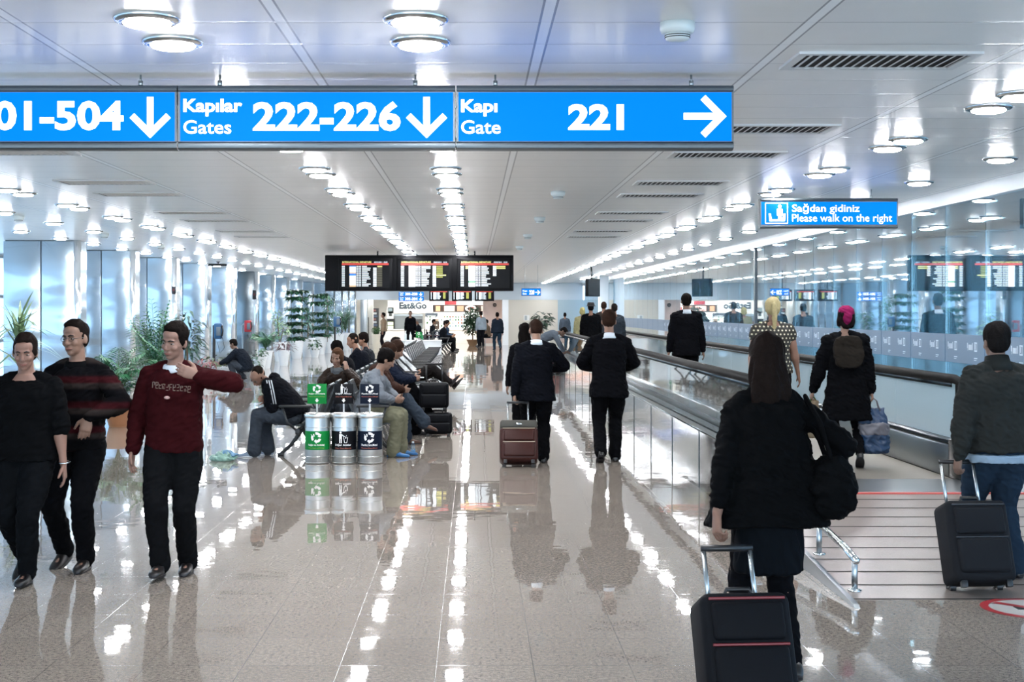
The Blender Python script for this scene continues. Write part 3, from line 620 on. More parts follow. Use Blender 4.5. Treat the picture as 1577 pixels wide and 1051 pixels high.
# ---------------------------------------------------------------- hanging signs
BLUE = mat('sign_blue', (0.0, .04, .20), .7, spec=.05); BB = BLUE.node_tree.nodes['Principled BSDF']; BB.inputs['Emission Color'].default_value = (0, .24, 1.0, 1); BB.inputs['Emission Strength'].default_value = .38; SWH = mat('sign_white', '#ffffff', .4, emit=.45); ALU = mat('sign_aluminium', '#596268', .42, .7)
def signbox(label, px0, px1, py0, py1, D, face, thick=.12, hang=(), group=None, name='hanging_sign'):
    a = at(px0, py0, D); b = at(px1, py1, D); w = b.x - a.x; h = a.z - b.z; cx = (a.x + b.x) / 2
    t = thing(name, label, 'sign', (cx, D, b.z), 0, group)
    f0 = (py1 - face[1]) * D / FPX; f1 = (py1 - face[0]) * D / FPX; e = .004
    MB().box(-w / 2 + e, w / 2 - e, .012, thick - .012, f0 - .005, f1 + .005).build('core', ALU, t)
    for z0, z1 in ((0, f0), (f1, h)):
        q = MB(); c = (z0 + z1) / 2; r = (z1 - z0) / 2; n = 16
        q.loft([[(x, thick / 2 + thick / 2 * cos(2 * pi * j / n), c + r * math.copysign(abs(sin(2 * pi * j / n)) ** .6, sin(2 * pi * j / n))) for j in range(n)] for x in (-w / 2, w / 2)]); q.build('frame_bar', ALU, t)
    for x in (-w / 2, w / 2 - .012): MB().box(x, x + .012, .004, thick - .004, f0 - .004, f1 + .004).build('end_cap', ALU, t)
    MB().box(-w / 2 + .012, w / 2 - .012, .006, .014, f0, f1).build('lit_face', BLUE, t)
    MB().box(-w / 2 + .012, w / 2 - .012, thick - .014, thick - .006, f0, f1).build('rear_face', BLUE, t)
    for px in hang:
        x = (px - VX) * D / FPX - cx; q = MB(); q.tube([(x, thick / 2, h - .005), (x, thick / 2, h + .03)], .014, 10); q.tube([(x, thick / 2, h), (x, thick / 2, CEIL - b.z)], .006, 8); q.build('hanger', BR(), t, True)
    X = lambda px: (px - VX) * D / FPX - cx; Z = lambda py: (py1 - py) * D / FPX
    def tx(s, x0, x1, y0, y1, bold=.02, nm='lettering'): return text(nm, s, X(x0), X(x1), Z(y1), Z(y0), .004, SWH, t, bold)
    return t, X, Z, tx
SD = 8.4; F = (142, 217)
t, X, Z, tx = signbox('blue lit hanging gate sign reading 501-504 with a down arrow', -190, 272, 130, 231, SD, F, hang=(-60, 213), group='gate signs on the long bar')
tx('501-504', -45, 190, 155, 201, .035); arrow('down').build('arrow', SWH, t, .004, (X(231), Z(179)), 60 * SD / FPX)
tx('Kapılar', -180, -90, 152, 179); tx('Gates', -180, -105, 184, 206, .008)
t, X, Z, tx = signbox('blue lit hanging gate sign reading 222-226 with a down arrow', 274, 701, 130, 231, SD, F, hang=(336, 639), group='gate signs on the long bar')
tx('Kapılar', 282, 373, 152, 179, .03); tx('Gates', 282, 356, 185, 206, .012); tx('222-226', 389, 617, 156, 202, .035); arrow('down').build('arrow', SWH, t, .004, (X(657), Z(179)), 60 * SD / FPX)
t, X, Z, tx = signbox('blue lit hanging gate sign reading 221 with an arrow to the right', 703, 1130, 130, 231, SD, F, hang=(763, 1067), group='gate signs on the long bar')
tx('Kapı', 710, 766, 153, 179, .03); tx('Gate', 710, 771, 185, 206, .012); tx('221', 875, 961, 160, 200, .04); arrow('right').build('arrow', SWH, t, .004, (X(1084), Z(179)), 62 * SD / FPX)
D2 = 16.4
t, X, Z, tx = signbox('small blue sign reading Please walk on the right over the walkway', 1171, 1383, 305, 352, D2, (311, 346), hang=(1192, 1344))
tx('Sağdan gidiniz', 1220, 1324, 314, 330, .012); tx('Please walk on the right', 1220, 1374, 330, 345, .004)
f = Flat(); x0, x1, z0, z1 = 1179, 1213, 344, 313
px = lambda x, y: (X(x), Z(y)); g = 2
for a, b in (((x0, 313), (x1, 313)), ((x0, 344), (x1, 344)), ((x0, 313), (x0, 344)), ((x1, 313), (x1, 344))): f.stroke(px(*a), px(*b), 1.3 * D2 / FPX)
f.disc(*px(1201, 318), 2.6 * D2 / FPX); f.poly(px(1196.5, 322), px(1205.5, 322), px(1205.5, 332), px(1203.5, 332), px(1203.5, 340), px(1198.5, 340), px(1198.5, 332), px(1196.5, 332))
f.poly(px(1184, 329), px(1187, 329), px(1189, 338), px(1204, 338), px(1207, 329), px(1210, 329), px(1209, 341), px(1185, 341)); f.build('pictogram', SWH, t, .004)
D3 = 44
t, X, Z, tx = signbox('little blue gate sign with a right arrow far ahead over the end wall', 803, 833, 444, 456, D3, (445, 455), .08, hang=(808, 828)); tx('Kapı', 805, 812, 447, 450, .01); tx('Gate', 805, 811, 451, 454, .0); tx('220', 815, 823, 447, 454, .04); arrow('right').build('arrow', SWH, t, .004, (X(828), Z(450.5)), 7 * D3 / FPX)
D4 = 48
for i, (a, b, s) in enumerate(((449.5, 456.5, '201-220'), (457, 464, '301-304'))):
    t, X, Z, tx = signbox(f'small far blue gate sign with a down arrow, {["upper", "lower"][i]} one beside the far screens', 614, 653, a, b, D4, (a + .5, b - .5), .08, hang=(620, 648) if i == 0 else ())
    tx('Kapılar', 616, 622, a + 1.2, a + 3.2, .01); tx('Gates', 616, 621, a + 3.8, b - 1.2, 0); tx(s, 624, 643, a + 1.4, b - 1.4, .03); arrow('down').build('arrow', SWH, t, .004, (X(648), Z((a + b) / 2)), 5 * D4 / FPX)
# ---------------------------------------------------------------- departure boards
HOU = mat('board_housing', '#0c0d10', .5, spec=.12); SCR = mat('screen_black', '#07080c', .3, spec=.1); 
def em(name, c, s=1.0): return mat(name, c, .4, emit=s * .4)
SC = dict(w=em('text_white', '#c8d4dc', .75), y=em('text_yellow', '#d8d27a', .8), r=em('text_red', '#b8372f', .8), p=em('panel_white', '#e6f1f8', .9), g=em('text_green', '#8a8f3c', .5), b=em('panel_blue', '#2f6fc0', .9), o=em('panel_orange', '#c9a27c', .8), k=em('text_grey', '#4d4a3a', .6), gr=em('panel_green', '#2f8a4f', .8))
def board(label, px0, px1, py0, py1, D, screens, group=None, rods=(), thick=.22):
    a = at(px0, py0, D); b = at(px1, py1, D); cx = (a.x + b.x) / 2; w = b.x - a.x; h = a.z - b.z
    t = thing('departure_board', label, 'flight display', (cx, D, b.z), 0, group)
    X = lambda px: (px - VX) * D / FPX - cx; Z = lambda py: (py1 - py) * D / FPX
    MB().rbox(-w / 2, w / 2, .06, thick, 0, h, .015, 2).build('housing', HOU, t)
    for px in rods: q = MB(); q.tube([(X(px), .12, h - .01), (X(px), .12, CEIL - b.z)], .018, 10); q.build('hanging_rod', mat('dark_steel', '#3d4347', .25, .9), t, True)
    for i, (x0, x1, y0, y1, sd) in enumerate(screens):
        u0, u1, v0, v1 = X(x0), X(x1), Z(y1), Z(y0); s = MB().rbox(u0, u1, 0, .08, v0, v1, .01, 2).build('screen', HOU, t)
        bw = (u1 - u0) * .05; MB().box(u0 + bw, u1 - bw, -.003, .004, v0 + bw, v1 - bw * .7).build('display', SCR, s)
        rnd = random.Random(sd); P = lambda fx: u0 + bw * 1.3 + fx * (u1 - u0 - bw * 2.6); Q = lambda fz: v1 - bw * 1.0 - fz * (v1 - v0 - bw * 2.3)
        A = {k: Flat() for k in SC}; L = .005
        A['r'].rect(P(0), P(1), Q(.155), Q(.085))
        for r in range(12):
            z1, z0 = Q(.19 + r * .067), Q(.19 + r * .067 + .040); full = r < (12 if sd < 3 else 11)
            for c0, c1 in ((.0, .065), (.31, .36), (.37, .41)): A['w'].rect(P(c0), P(c1), z0, z1)
            n = rnd.uniform(.09, .2); A['w'].rect(P(.43), P(.43 + n), z0, z1)
            if (sd == 1 and r) or sd == 2 or (sd == 3 and r < 6): A['p'].rect(P(.67), P(.74), z0 - .004, z1)
            if sd == 1: A['y' if r == 0 else 'k'].rect(P(.75 + (0 if r else .01)), P(.86), z0, z1)
            if sd == 2 and r < 7: A['y' if r == 5 else 'g'].rect(P(.75), P(.95 if r == 5 else .88), z0, z1)
            if sd == 3 and r < 2: A['y'].rect(P(.72), P(.93), z0, z1); A['y'].rect(P(.10), P(.16), z0, z1)
        A['p'].rect(P(.165), P(.30), Q(.985), Q(.18))
        if D > 40: A['g'].rect(P(.75), P(.9), Q(.9), Q(.2))
        for k in A:
            if A[k].p: A[k].build('flight_rows', SC[k], s, -L, loc=None)
        B = {'b': Flat(), 'o': Flat(), 'gr': Flat()}
        if sd == 1: B['b'].rect(P(.165), P(.30), Q(.22), Q(.18)).rect(P(.165), P(.30), Q(.56), Q(.48)); B['o'].rect(P(.165), P(.30), Q(.48), Q(.43)).rect(P(.165), P(.30), Q(.985), Q(.92))
        if sd == 3: B['gr'].rect(P(.165), P(.30), Q(.82), Q(.77))
        for k in B:
            if B[k].p: B[k].build('airline_mark', SC[k], s, -L - .002)
        if D < 40:
            text('heading', 'INTERNATIONAL DEPARTURE', P(.01), P(.63), Q(.075), Q(.015), -L, SC['y'], s, .02); text('clock', '03/03/2011  15:33', P(.69), P(.97), Q(.075), Q(.02), -L, SC['w'], s, .02)
    return t
BD = 33.6
board('long black departure board with three lit flight screens hanging over the seats', 500, 791, 393, 448.5, BD, [(521, 604, 398, 448, 1), (612, 696, 398, 448, 2), (704, 789, 398, 448, 3)], rods=(581, 731))
for i, (a, b) in enumerate(((661, 691), (696, 727), (731, 761))):
    board('small far flight screen hung below the long departure board, ' + ['left', 'middle', 'right'][i] + ' of three', a, b, 446, 464, 50, [(a + .5, b - .5, 446.5, 463.5, i + 4)], 'far flight screens', rods=((a + b) / 2,))
t = thing('ceiling_monitor', 'black monitor seen edge on, hanging near the white column at the walkway', 'monitor', at(915, 457, 46), R(62))
MB().rbox(-.5, .5, 0, .10, 0, .58, .02).build('casing', HOU, t); MB().box(-.46, .46, -.004, .002, .05, .54).build('display', SCR, t)
q = MB(); q.tube([(0, .08, .5), (0, .1, CEIL - at(915, 457, 46).z)], .03, 8); q.build('bracket', BLK(), t, True)
# ---------------------------------------------------------------- recycling bins
def bin_(label, px, py, D, col, symbol, words, words2, c2, group, detail=True):
    p = at(px, py, D); t = thing('recycling_bin', label, 'bin', (p.x, D, 0), 0, group); r = .145
    st_ = mat('bin_steel', '#b5b7b6', .28, .9, None, (220, .15, .002)); ri = mat('bin_rim', '#cfd0ce', .25, .8); lb = mat('bin_label_' + col[1:], col, .5, spec=.15)
    q = MB(); q.lathe([(r * .97, 0), (r, .012), (r, .54), (r * .985, .548)], 40); q.build('body', st_, t, True)
    q = MB()
    for z in (.015, .085, .425): q.tube([(r * cos(2 * pi * j / 40), r * sin(2 * pi * j / 40), z) for j in range(41)], .004, 6)
    q.build('bead', ri, t, True)
    q = MB(); q.loft([[(a * cos(2 * pi * j / 40), a * sin(2 * pi * j / 40), z) for j in range(40)] for a, z in ((r + .004, .535), (r + .012, .545), (r + .012, .575), (r + .004, .59), (r - .02, .592), (r - .025, .57))], False); q.build('rim', ri, t, True)
    q = MB(); q.lathe([(r - .012, .572), (r - .014, .578), (.05, .59)], 32); q.build('liner', mat('bin_liner', '#c6c4bc', .5), t, True)
    wl_ = MB(); a0 = 1.38
    wl_.loft([[((r + .002) * sin(a), -(r + .002) * cos(a), z) for a in [-a0 + 2 * a0 * j / 30 for j in range(31)]] for z in (.165, .385)], False, False); L = wl_.build('wrap_label', lb, t, True)
    WH = mat('print_white', '#e9eaea', .5); CC = mat('print_' + c2[1:], c2, .5); R1 = r + .0035
    (recycle() if symbol == 'r' else litter()).build('symbol', WH, t, 0, (.0, .312), .135, R1)
    text('lettering', words, -.10, .10, .208, .238, 0, WH, t, .02, R1); text('small_lettering', words2, -.10, .10, .178, .196, 0, CC, t, .01, R1)
    q = MB(); q.tube([(.0, -.05, .57), (0, -.05, .74)], .011, 8); q.build('sign_post', mat('post_grey', '#b9bec2', .35, .6), t, True)
    s = MB().rbox(-.113, .113, -.062, -.05, .70, .935, .004, 2).build('sign_plate', lb, t)
    (recycle() if symbol == 'r' else litter()).build('sign_symbol', WH, s, -.0635, (0, .876), .105)
    text('sign_lettering', words, -.095, .095, .808, .828, -.0635, WH, s, .02); text('sign_small_lettering', words2, -.095, .095, .778, .791, -.0635, CC, s, .01)
    f = Flat(); f.rect(-.011, .011, .742, .762).poly((-.024, .744), (.024, .744), (0, .715)); f.build('sign_arrow', WH, s, -.0635)
    return t
for D, pys, pxs, wh in ((16.75, 713, (489, 530, 570), 'in front of the bench'), (56.5, 547.5, (645, 661, 673), 'far ahead beside the white counter')):
    g = 'recycling bins ' + wh; py = 478 + 1.8 * FPX / D
    bin_('steel bin with green label and green sign plate ' + wh, pxs[0], py, D, '#0f7a36', 'r', 'Kağıt ve Ambalaj', 'Waste Paper and Package', '#7d9a3a', g)
    bin_('steel bin with black label showing a person littering ' + wh, pxs[1], py, D, '#0a0b10', 'l', 'Diğer Atıklar', 'Other Waste Materials', '#a0533f', g)
    bin_('steel bin with navy label for plastic, glass and metal ' + wh, pxs[2], py, D, '#0b1526', 'r', 'Plastik,Cam,Metal', 'Plastics,Glass,Metal', '#a85a48', g)
# ---------------------------------------------------------------- tandem benches (local: sitter faces +x, seats along y)
SG = mat('seat_metal', '#33393d', .42, .4, None, (160, .12, .002)); SD_ = mat('seat_frame', '#2a2d30', .4, .4); ARM = mat('arm_rubber', '#1c1e20', .5)
PIT = .95
def make_bench(label, group):
    t = thing('waiting_bench', label, 'bench', (0, 0, 0), 0, group); n = 4
    q = MB(); q.rbox(.14, .20, -.02, n * PIT + .02, .30, .36, .008, 2); q.build('beam', SD_, t)
    for k in range(n):
        y0 = k * PIT + .19; y1 = (k + 1) * PIT - .19
        # seat pan: ribs along the sitting direction on two cross bars
        prof = [(-.02, .405), (.10, .398), (.28, .412), (.42, .438), (.465, .430), (.475, .405)]
        q = MB(); m = 9
        for j in range(m):
            yy = y0 + (y1 - y0) * (j + .5) / m; wdt = (y1 - y0) / m * .36
            q.loft([[(x, yy - wdt, z), (x, yy + wdt, z), (x, yy + wdt, z - .02), (x, yy - wdt, z - .02)] for x, z in prof])
        for x, z in ((.03, .392), (.22, .392), (.44, .41)): q.box(x, x + .03, y0, y1, z - .014, z)
        q.tube([(.47, y0, .418), (.47, y1, .418)], .022, 10); q.tube([(-.02, y0, .40), (-.02, y1, .40)], .016, 8); q.build('seat', SG, t)
        q = MB(); bp = [(-.01, .44), (-.05, .56), (-.11, .72), (-.16, .85), (-.175, .875)]; m = 8
        for j in range(m):
            yy = y0 + (y1 - y0) * (j + .5) / m; wdt = (y1 - y0) / m * .40
            q.loft([[(x, yy - wdt, z), (x, yy + wdt, z), (x - .022, yy + wdt, z - .006), (x - .022, yy - wdt, z - .006)] for x, z in bp])
        for i in (0, 2, 4): x, z = bp[i]; q.tube([(x - .012, y0 - .005, z), (x - .012, y1 + .005, z)], .018, 8)
        q.build('backrest', SG, t)
    for k in range(n + 1):
        y = k * PIT; q = MB(); q.rbox(.0, .40, y - .026, y + .026, .625, .655, .012, 2); q.build('armrest', ARM, t)
        q = MB(); q.tube([(.03, y, .63), (.06, y, .46), (.17, y, .34)], .014, 8); q.tube([(.36, y, .63), (.30, y, .45), (.18, y, .34)], .014, 8); q.build('arm_bracket', SD_, t, True)
    for y in (.5 * PIT, (n - .5) * PIT):
        q = MB(); q.tube([(.17, y, .33), (.30, y, .14), (.44, y, .02)], [.03, .024, .02], 10); q.tube([(.17, y, .33), (.04, y, .14), (-.08, y, .02)], [.03, .024, .02], 10)
        q.rbox(.40, .48, y - .025, y + .025, 0, .03, .008, 2); q.rbox(-.12, -.04, y - .025, y + .025, 0, .03, .008, 2); q.build('leg', SD_, t, 40)
    return t
BY0 = 17.15; BL = 4 * PIT + .06; b0 = None
for side, nm in ((1, 'facing the walkway'), (-1, 'facing the plants')):
    for k in range(7):
        lb = f'grey metal four-seat bench {nm}, {nth(k)} behind the near bins'
        y = BY0 + k * BL; 
        loc = (-1.42, y, 0) if side > 0 else (-1.955, y + 4 * PIT, 0)
        if b0 is None: b0 = make_bench(lb, 'tandem benches in the long row'); b0.location = loc
        else: dup(b0, loc, 0 if side > 0 else pi, lb, 'tandem benches in the long row')
    for k in range(3):
        y = 59 + k * BL; dup(b0, (-1.42, y, 0) if side > 0 else (-1.955, y + 4 * PIT, 0), 0 if side > 0 else pi, f'dark far bench {nm}, {nth(k)} behind the far bins', 'benches beyond the far bins')
# ---------------------------------------------------------------- luggage
def handle_arc(px0, px1, d, r): return None
def trolley(name, label, loc, rz, w, d, h, m, tilt=0.0, handle=.45, pocket=True, trim=None, top='flat', mhandle=None, cat='suitcase'):
    t = thing(name, label, cat, loc, rz); Mx = rot('X', tilt); A = lambda b: [setattr(b, 'v', [Mx @ v for v in b.v]), b][1]
    base = .035; q = MB(); q.rbox(-w / 2, w / 2, -d / 2, d / 2, base, base + h, min(w, d) * .17, 4); A(q).build('shell', m, t)
    if pocket:
        q = MB(); q.rbox(-w * .41, w * .41, -d / 2 - .03, -d / 2 + .04, base + h * .10, base + h * .52, .025, 3); q.rbox(-w * .40, w * .40, -d / 2 - .022, -d / 2 + .04, base + h * .57, base + h * .9, .02, 3); A(q).build('front_pocket', m, t)
    for z in (base + h * .53, base + h * .93):
        q = MB(); q.tube([(-w * .42, -d / 2 - .012, z), (w * .42, -d / 2 - .012, z)], .006, 6); A(q).build('zipper', trim or mat('zipper', '#2a2c30', .4, .6), t)
    mh = mhandle or mat('trolley_tube', '#aeb4b6', .25, .9); hw = w * .27; top_z = base + h
    q = MB()
    for s in (-1, 1): q.tube([(s * hw, d / 2 - .035, top_z - .05), (s * hw, d / 2 - .035, top_z + handle)], .011, 8)
    A(q).build('trolley_tubes', mh, t, True)
    q = MB(); q.tube([(-hw - .012, d / 2 - .035, top_z + handle), (hw + .012, d / 2 - .035, top_z + handle)], .016, 10); A(q).build('grip', BLK(), t, True)
    q = MB(); q.tube([(-w * .16, -.01, top_z - .005), (-w * .13, -.01, top_z + .035), (w * .13, -.01, top_z + .035), (w * .16, -.01, top_z - .005)], .011, 8); A(q).build('carry_handle', BLK(), t, True)
    for s in (-1, 1):
        q = MB(); c = V((s * w * .38, d / 2 - .035, .035)); q.tube([c - V((.018, 0, 0)), c + V((.018, 0, 0))], .034, 16); A(q).build('wheel', BLK(), t)
        q = MB(); q.box(s * w * .38 - .025, s * w * .38 + .025, d / 2 - .065, d / 2 - .005, .03, .075); A(q).build('wheel_housing', BLK(), t)
    for s in (-1, 1): q = MB(); q.rbox(s * w * .36 - .02, s * w * .36 + .02, -d / 2 + .01, -d / 2 + .05, .0, .045, .006, 2); A(q).build('foot', BLK(), t)
    return t
NY = mat('black_nylon', '#0a0c11', .7, 0, (40, .2), (300, .3, .002), .12); NY2 = mat('charcoal_nylon', '#1a1c20', .75, 0, (40, .2), (300, .3, .002), .12); LEA = mat('maroon_leather', '#3a1c18', .42, 0, (30, .25), (60, .25, .004), .2)
# ---------------------------------------------------------------- plants
def palm_(name, label, loc, h, spread, n, pot, seed, leaf='#2f5d3c', lw=.016, start=.0, up=1.0, leafl=.34, cat='plant', variegated=False, group='potted plants along the pillars'):
    t = thing(name, label, cat, loc, rnd_rz(seed), group); rn = random.Random(seed); gm = mat('leaf_' + leaf[1:], leaf, .42, 0, (6, .45))
    z0 = pot[1]; q = MB(); stems = MB()
    for i in range(n):
        a = 2 * pi * i / n + rn.uniform(-.3, .3); tilt = rn.uniform(.15, 1.0); Hh = (h - z0) * rn.uniform(.65, 1.0); sp_ = spread * tilt; pts = []
        for k in range(9):
            u = k / 8; pts.append(V((cos(a) * sp_ * u ** 1.3, sin(a) * sp_ * u ** 1.3, z0 + start + Hh * (1.25 * u - (.25 + .55 * tilt) * u * u * up))))
        stems.tube(pts, [.008 - .006 * k / 8 for k in range(9)], 5)
        for k in range(2, 17):
            u = k / 2 / 8 * 8; j = min(7, int(u)); f = u - j if j < 7 else u - 7; f = min(1, f)
            if j >= 8: continue
            p = pts[j].lerp(pts[j + 1], f); d = (pts[j + 1] - pts[j]).normalized(); sd = d.cross(V((0, 0, 1)))
            sd = sd.normalized() if sd.length > .01 else V((1, 0, 0)); L = leafl * sin(pi * min(1, (k / 17) * .9 + .1)) + .04
            for s in (-1, 1): q.leaf(p, d * .7 + sd * s + V((0, 0, -.15)), L, lw, V((0, 0, 1)), .35)
    q.build('foliage', gm, t, False); stems.build('stem', mat('stem_green', '#4c6a3a', .5), t, True); make_pot(t, *pot); return t
def rnd_rz(s): return (s * 1.37) % 6.28
def make_pot(t, r, h, col, fluted=True):
    if r <= 0: return
    q = MB(); q.loft([[(a * cos(2 * pi * j / 28), a * sin(2 * pi * j / 28), z) for j in range(28)] for a, z in ((r * .62, 0), (r * .66, .02), (r, h - .04), (r * 1.05, h - .035), (r * 1.06, h), (r * .95, h), (r * .92, h - .06))]); q.build('pot', mat('pot_' + col[1:], col, .35), t, 40)
    q = MB(); q.lathe([(r * .94, h - .055), (r * .9, h - .05)], 20); q.build('soil', mat('soil', '#3a2a20', .9), t)
def dracaena(label, loc, h, r, n, pot, seed, leaf, trunk=0.0, L=.6, w=.03, name='potted_dracaena'):
    t = thing(name, label, 'plant', loc, 0, 'potted plants along the pillars'); rn = random.Random(seed); q = MB(); z0 = pot[1]
    if trunk: s = MB(); s.tube([(0, 0, z0 - .05), (.02, 0, z0 + trunk)], .022, 8); s.build('trunk', mat('trunk', '#6d5c48', .8), t, True)
    for i in range(n):
        a = rn.uniform(0, 2 * pi); el = rn.uniform(-.1, 1.35); b = V((0, 0, z0 + trunk + (h - z0 - trunk - L * .6) * rn.random())); dr = V((cos(a) * cos(el), sin(a) * cos(el), sin(el)))
        pts = [b + dr * L * r * u - V((0, 0, .5 * L * u * u * (1.1 - el * .6))) for u in (0, .35, .7, 1)]; sd = dr.cross(V((0, 0, 1))); sd = sd.normalized() if sd.length > .01 else V((1, 0, 0))
        ws = (w * .6, w, w * .7, .002); o = []
        for p, ww in zip(pts, ws): o += [p - sd * ww, p + sd * ww]
        q.add(o, [(0, 1, 3, 2), (2, 3, 5, 4), (4, 5, 7, 6)])
    q.build('foliage', mat('leaf_' + leaf[1:], leaf, .42, 0, (6, .45)), t, False); make_pot(t, *pot); return t
def leafy(name, label, loc, centres, n, L, w, pot, seed, leaf, trunk=None, cat='plant', group='potted plants along the pillars', poles=None):
    t = thing(name, label, cat, loc, 0, group); rn = random.Random(seed); q = MB()
    for i in range(n):
        c, rx, ry, rz_ = centres[i % len(centres)]; a = rn.uniform(0, 2 * pi); u = rn.uniform(-1, 1); rr = rn.random() ** .4; s = sqrt(1 - u * u)
        p = V(c) + V((cos(a) * s * rx * rr, sin(a) * s * ry * rr, u * rz_ * rr)); q.leaf(p, (cos(a), sin(a), rn.uniform(-.5, .6)), L * rn.uniform(.7, 1.2), w * rn.uniform(.8, 1.2), droop=.35)
    q.build('foliage', mat('leaf_' + leaf[1:], leaf, .45, 0, (8, .5)), t, False)
    if trunk:
        s = MB()
        for pts, r in trunk: s.tube(pts, r, 8)
        s.build('trunk', mat('trunk', '#6d5c48', .8), t, True)
    if poles:
        s = MB()
        for pts, r in poles: s.tube(pts, r, 8)
        s.build('climbing_pole', mat('pole_brown', '#6d6250', .8), t, True)
    make_pot(t, *pot); return t
WP = '#dfe6ea'
def gp(px, py): p = flo(px, py); return (p.x, p.y, 0)
p = at(30, 600, 20); dracaena('spiky variegated plant behind the head of the man in black', (p.x, 20, 0), 2.02, 1.0, 60, (.2, .85, WP), 3, '#6f8a63', .15, .62, .024)
p = at(182, 600, 22); palm_('potted_palm', 'feathery palm in a pot behind the man in the striped sweater', (p.x, 22, 0), 1.62, .75, 20, (.22, .34, '#9c6a48'), 5, '#2a6a44', .02, 0, 1.0, .34)
p = at(240, 600, 24); palm_('potted_palm', 'tall upright palm in a white pot left of the man in red', (p.x, 24, 0), 1.95, .6, 20, (.24, .48, WP), 8, '#2c6e46', .021, 0, .55, .34)
p = at(287, 600, 27); leafy('potted_ficus', 'tall dark leafed plant behind the head of the man in red', (p.x, 27, 0), [((0, 0, 1.45), .27, .27, .42), ((.05, 0, 1.1), .22, .2, .3)], 170, .24, .03, (.2, .5, WP), 4, '#2f5044', [([(0, 0, .45), (.02, 0, .9), (0, 0, 1.5)], .02)])
D = 44; p = at(409, 560, D); palm_('potted_palm', 'arching palm in a white pot just right of the grey steel pillar', (p.x, D, 0), 1.42, .62, 16, (.22, .55, WP), 11, '#2b6a44', .015, 0, 1.0, .34)
leafy('hanging_ivy', 'ivy spilling from a low white planter right of the grey steel pillar', (at(400, 0, 42).x, 42, 0), [((0, 0, .55), .2, .2, .15), ((-.05, -.2, .3), .12, .08, .3)], 90, .14, .035, (.2, .42, WP), 21, '#2f5a3a')
D = 50; p = at(431, 560, D); leafy('potted_tree', 'pale green little tree in a tall white pot', (p.x, D, 0), [((-.1, 0, 1.55), .18, .2, .3), ((.1, 0, 1.1), .28, .25, .26), ((0, 0, 1.3), .25, .2, .2)], 240, .12, .03, (.25, .68, WP), 22, '#8fae85', [([(0, 0, .6), (-.05, 0, 1.0), (-.1, 0, 1.6)], .018), ([(0, 0, .6), (.08, 0, .95), (.14, 0, 1.2)], .014)])
D = 46; p = at(437, 560, D); leafy('potted_croton', 'dark red leafed plant in a white pot in front of the pale tree', (p.x, D, 0), [((0, 0, .62), .3, .25, .16)], 46, .26, .035, (.2, .5, WP), 23, '#4a2a35')
def tiers(label, D, px, zs, wd, pot, seed, n):
    p = at(px, 560, D); cs = [((rn_ * .12, 0, z), wd * (.7 + .3 * ((i * 37) % 5) / 5), .18, .055) for i, z in enumerate(zs) for rn_ in (-1, 1)]
    return leafy('climbing_plant', label, (p.x, D, 0), cs, n * 2, .20, .055, pot, seed, '#245239', poles=[([(x, 0, .5), (x, 0, zs[-1] + .05)], .012) for x in (-wd * .6, wd * .6)])
tiers('climbing plant in layered tiers in a white pot left of the far palm tree', 53, 457, [.75, 1.05, 1.3, 1.58, 1.85, 2.25, 2.5], .34, (.26, .66, WP), 31, 420)
D = 55; p = at(474, 560, D); dracaena('slender dracaena on a bare stem in a tall white pot', (p.x, D, 0), 2.05, .75, 70, (.28, .72, WP), 33, '#3f6b62', .62, .6, .022)
leafy('potted_ivy', 'short bushy ivy between two tall white pots', (at(484, 0, 54).x, 54.2, 0), [((0, 0, .5), .2, .2, .22)], 80, .16, .045, (.2, .4, WP), 35, '#30583a')
tiers('wide tiered climbing plant in a white pot beside the departure board edge', 58, 493, [.8, 1.1, 1.4, 1.68, 2.1, 2.4], .5, (.28, .72, WP), 37, 420)
leafy('climbing_plant', 'loose climbing plant in a white pot right of the tiered ones', (at(506, 0, 60).x, 60, 0), [((0, 0, 1.0 + .25 * i), .25, .2, .16) for i in range(6)], 260, .17, .045, (.28, .74, WP), 39, '#35624a', poles=[([(0, 0, .6), (0, 0, 2.2)], .014)])
leafy('potted_bush', 'dark bush in a white pot left of the last palm', (at(520, 0, 62).x, 62, 0), [((0, 0, 1.25), .24, .2, .55)], 160, .18, .045, (.28, .75, WP), 41, '#33604a')
D = 64; p = at(532, 560, D); palm_('potted_palm', 'last big palm in a wide white pot before the food court', (p.x, D, 0), 2.0, .6, 16, (.36, .78, WP), 43, '#35684a', .022, 0, .7, .38)
leafy('flower_bed', 'low red and green plants beside the crouching man', (at(345, 0, 37).x, 37, 0), [((-.3, 0, .42), .35, .25, .2), ((.3, .1, .5), .3, .25, .22)], 130, .2, .04, (.3, .34, WP), 45, '#4f5a3c')
leafy('flower_bed', 'red leaved plants at the far left of the crouching man', (at(316, 0, 36).x, 36, 0), [((0, 0, .42), .3, .25, .2)], 60, .2, .035, (.22, .34, WP), 46, '#7a3a40')
leafy('box_ball', 'round clipped bush in a cream pot by the food court', (at(579, 0, 60).x, 60, 0), [((0, 0, .95), .17, .17, .17)], 420, .06, .02, (.19, .78, '#c9c4b4'), 47, '#2c5b26')
leafy('potted_tree', 'tall dark ficus by the food court counter', (at(728, 0, 72.3).x, 72.3, 0), [((0, 0, 1.5), .38, .3, .55), ((-.05, 0, 1.0), .42, .35, .45)], 950, .2, .05, (.3, .3, '#8a6a4a'), 48, '#2f4a33', [([(0, 0, .25), (0, 0, 1.5)], .03)])
leafy('potted_bush', 'broad leafed plant against the cream end wall', (at(836, 0, 55).x, 55, 0), [((.0, 0, 1.45), .36, .3, .3), ((-.25, 0, 1.2), .3, .2, .15)], 200, .26, .075, (.28, .7, WP), 49, '#2f4638', [([(0, 0, .6), (0, 0, 1.4)], .02)])
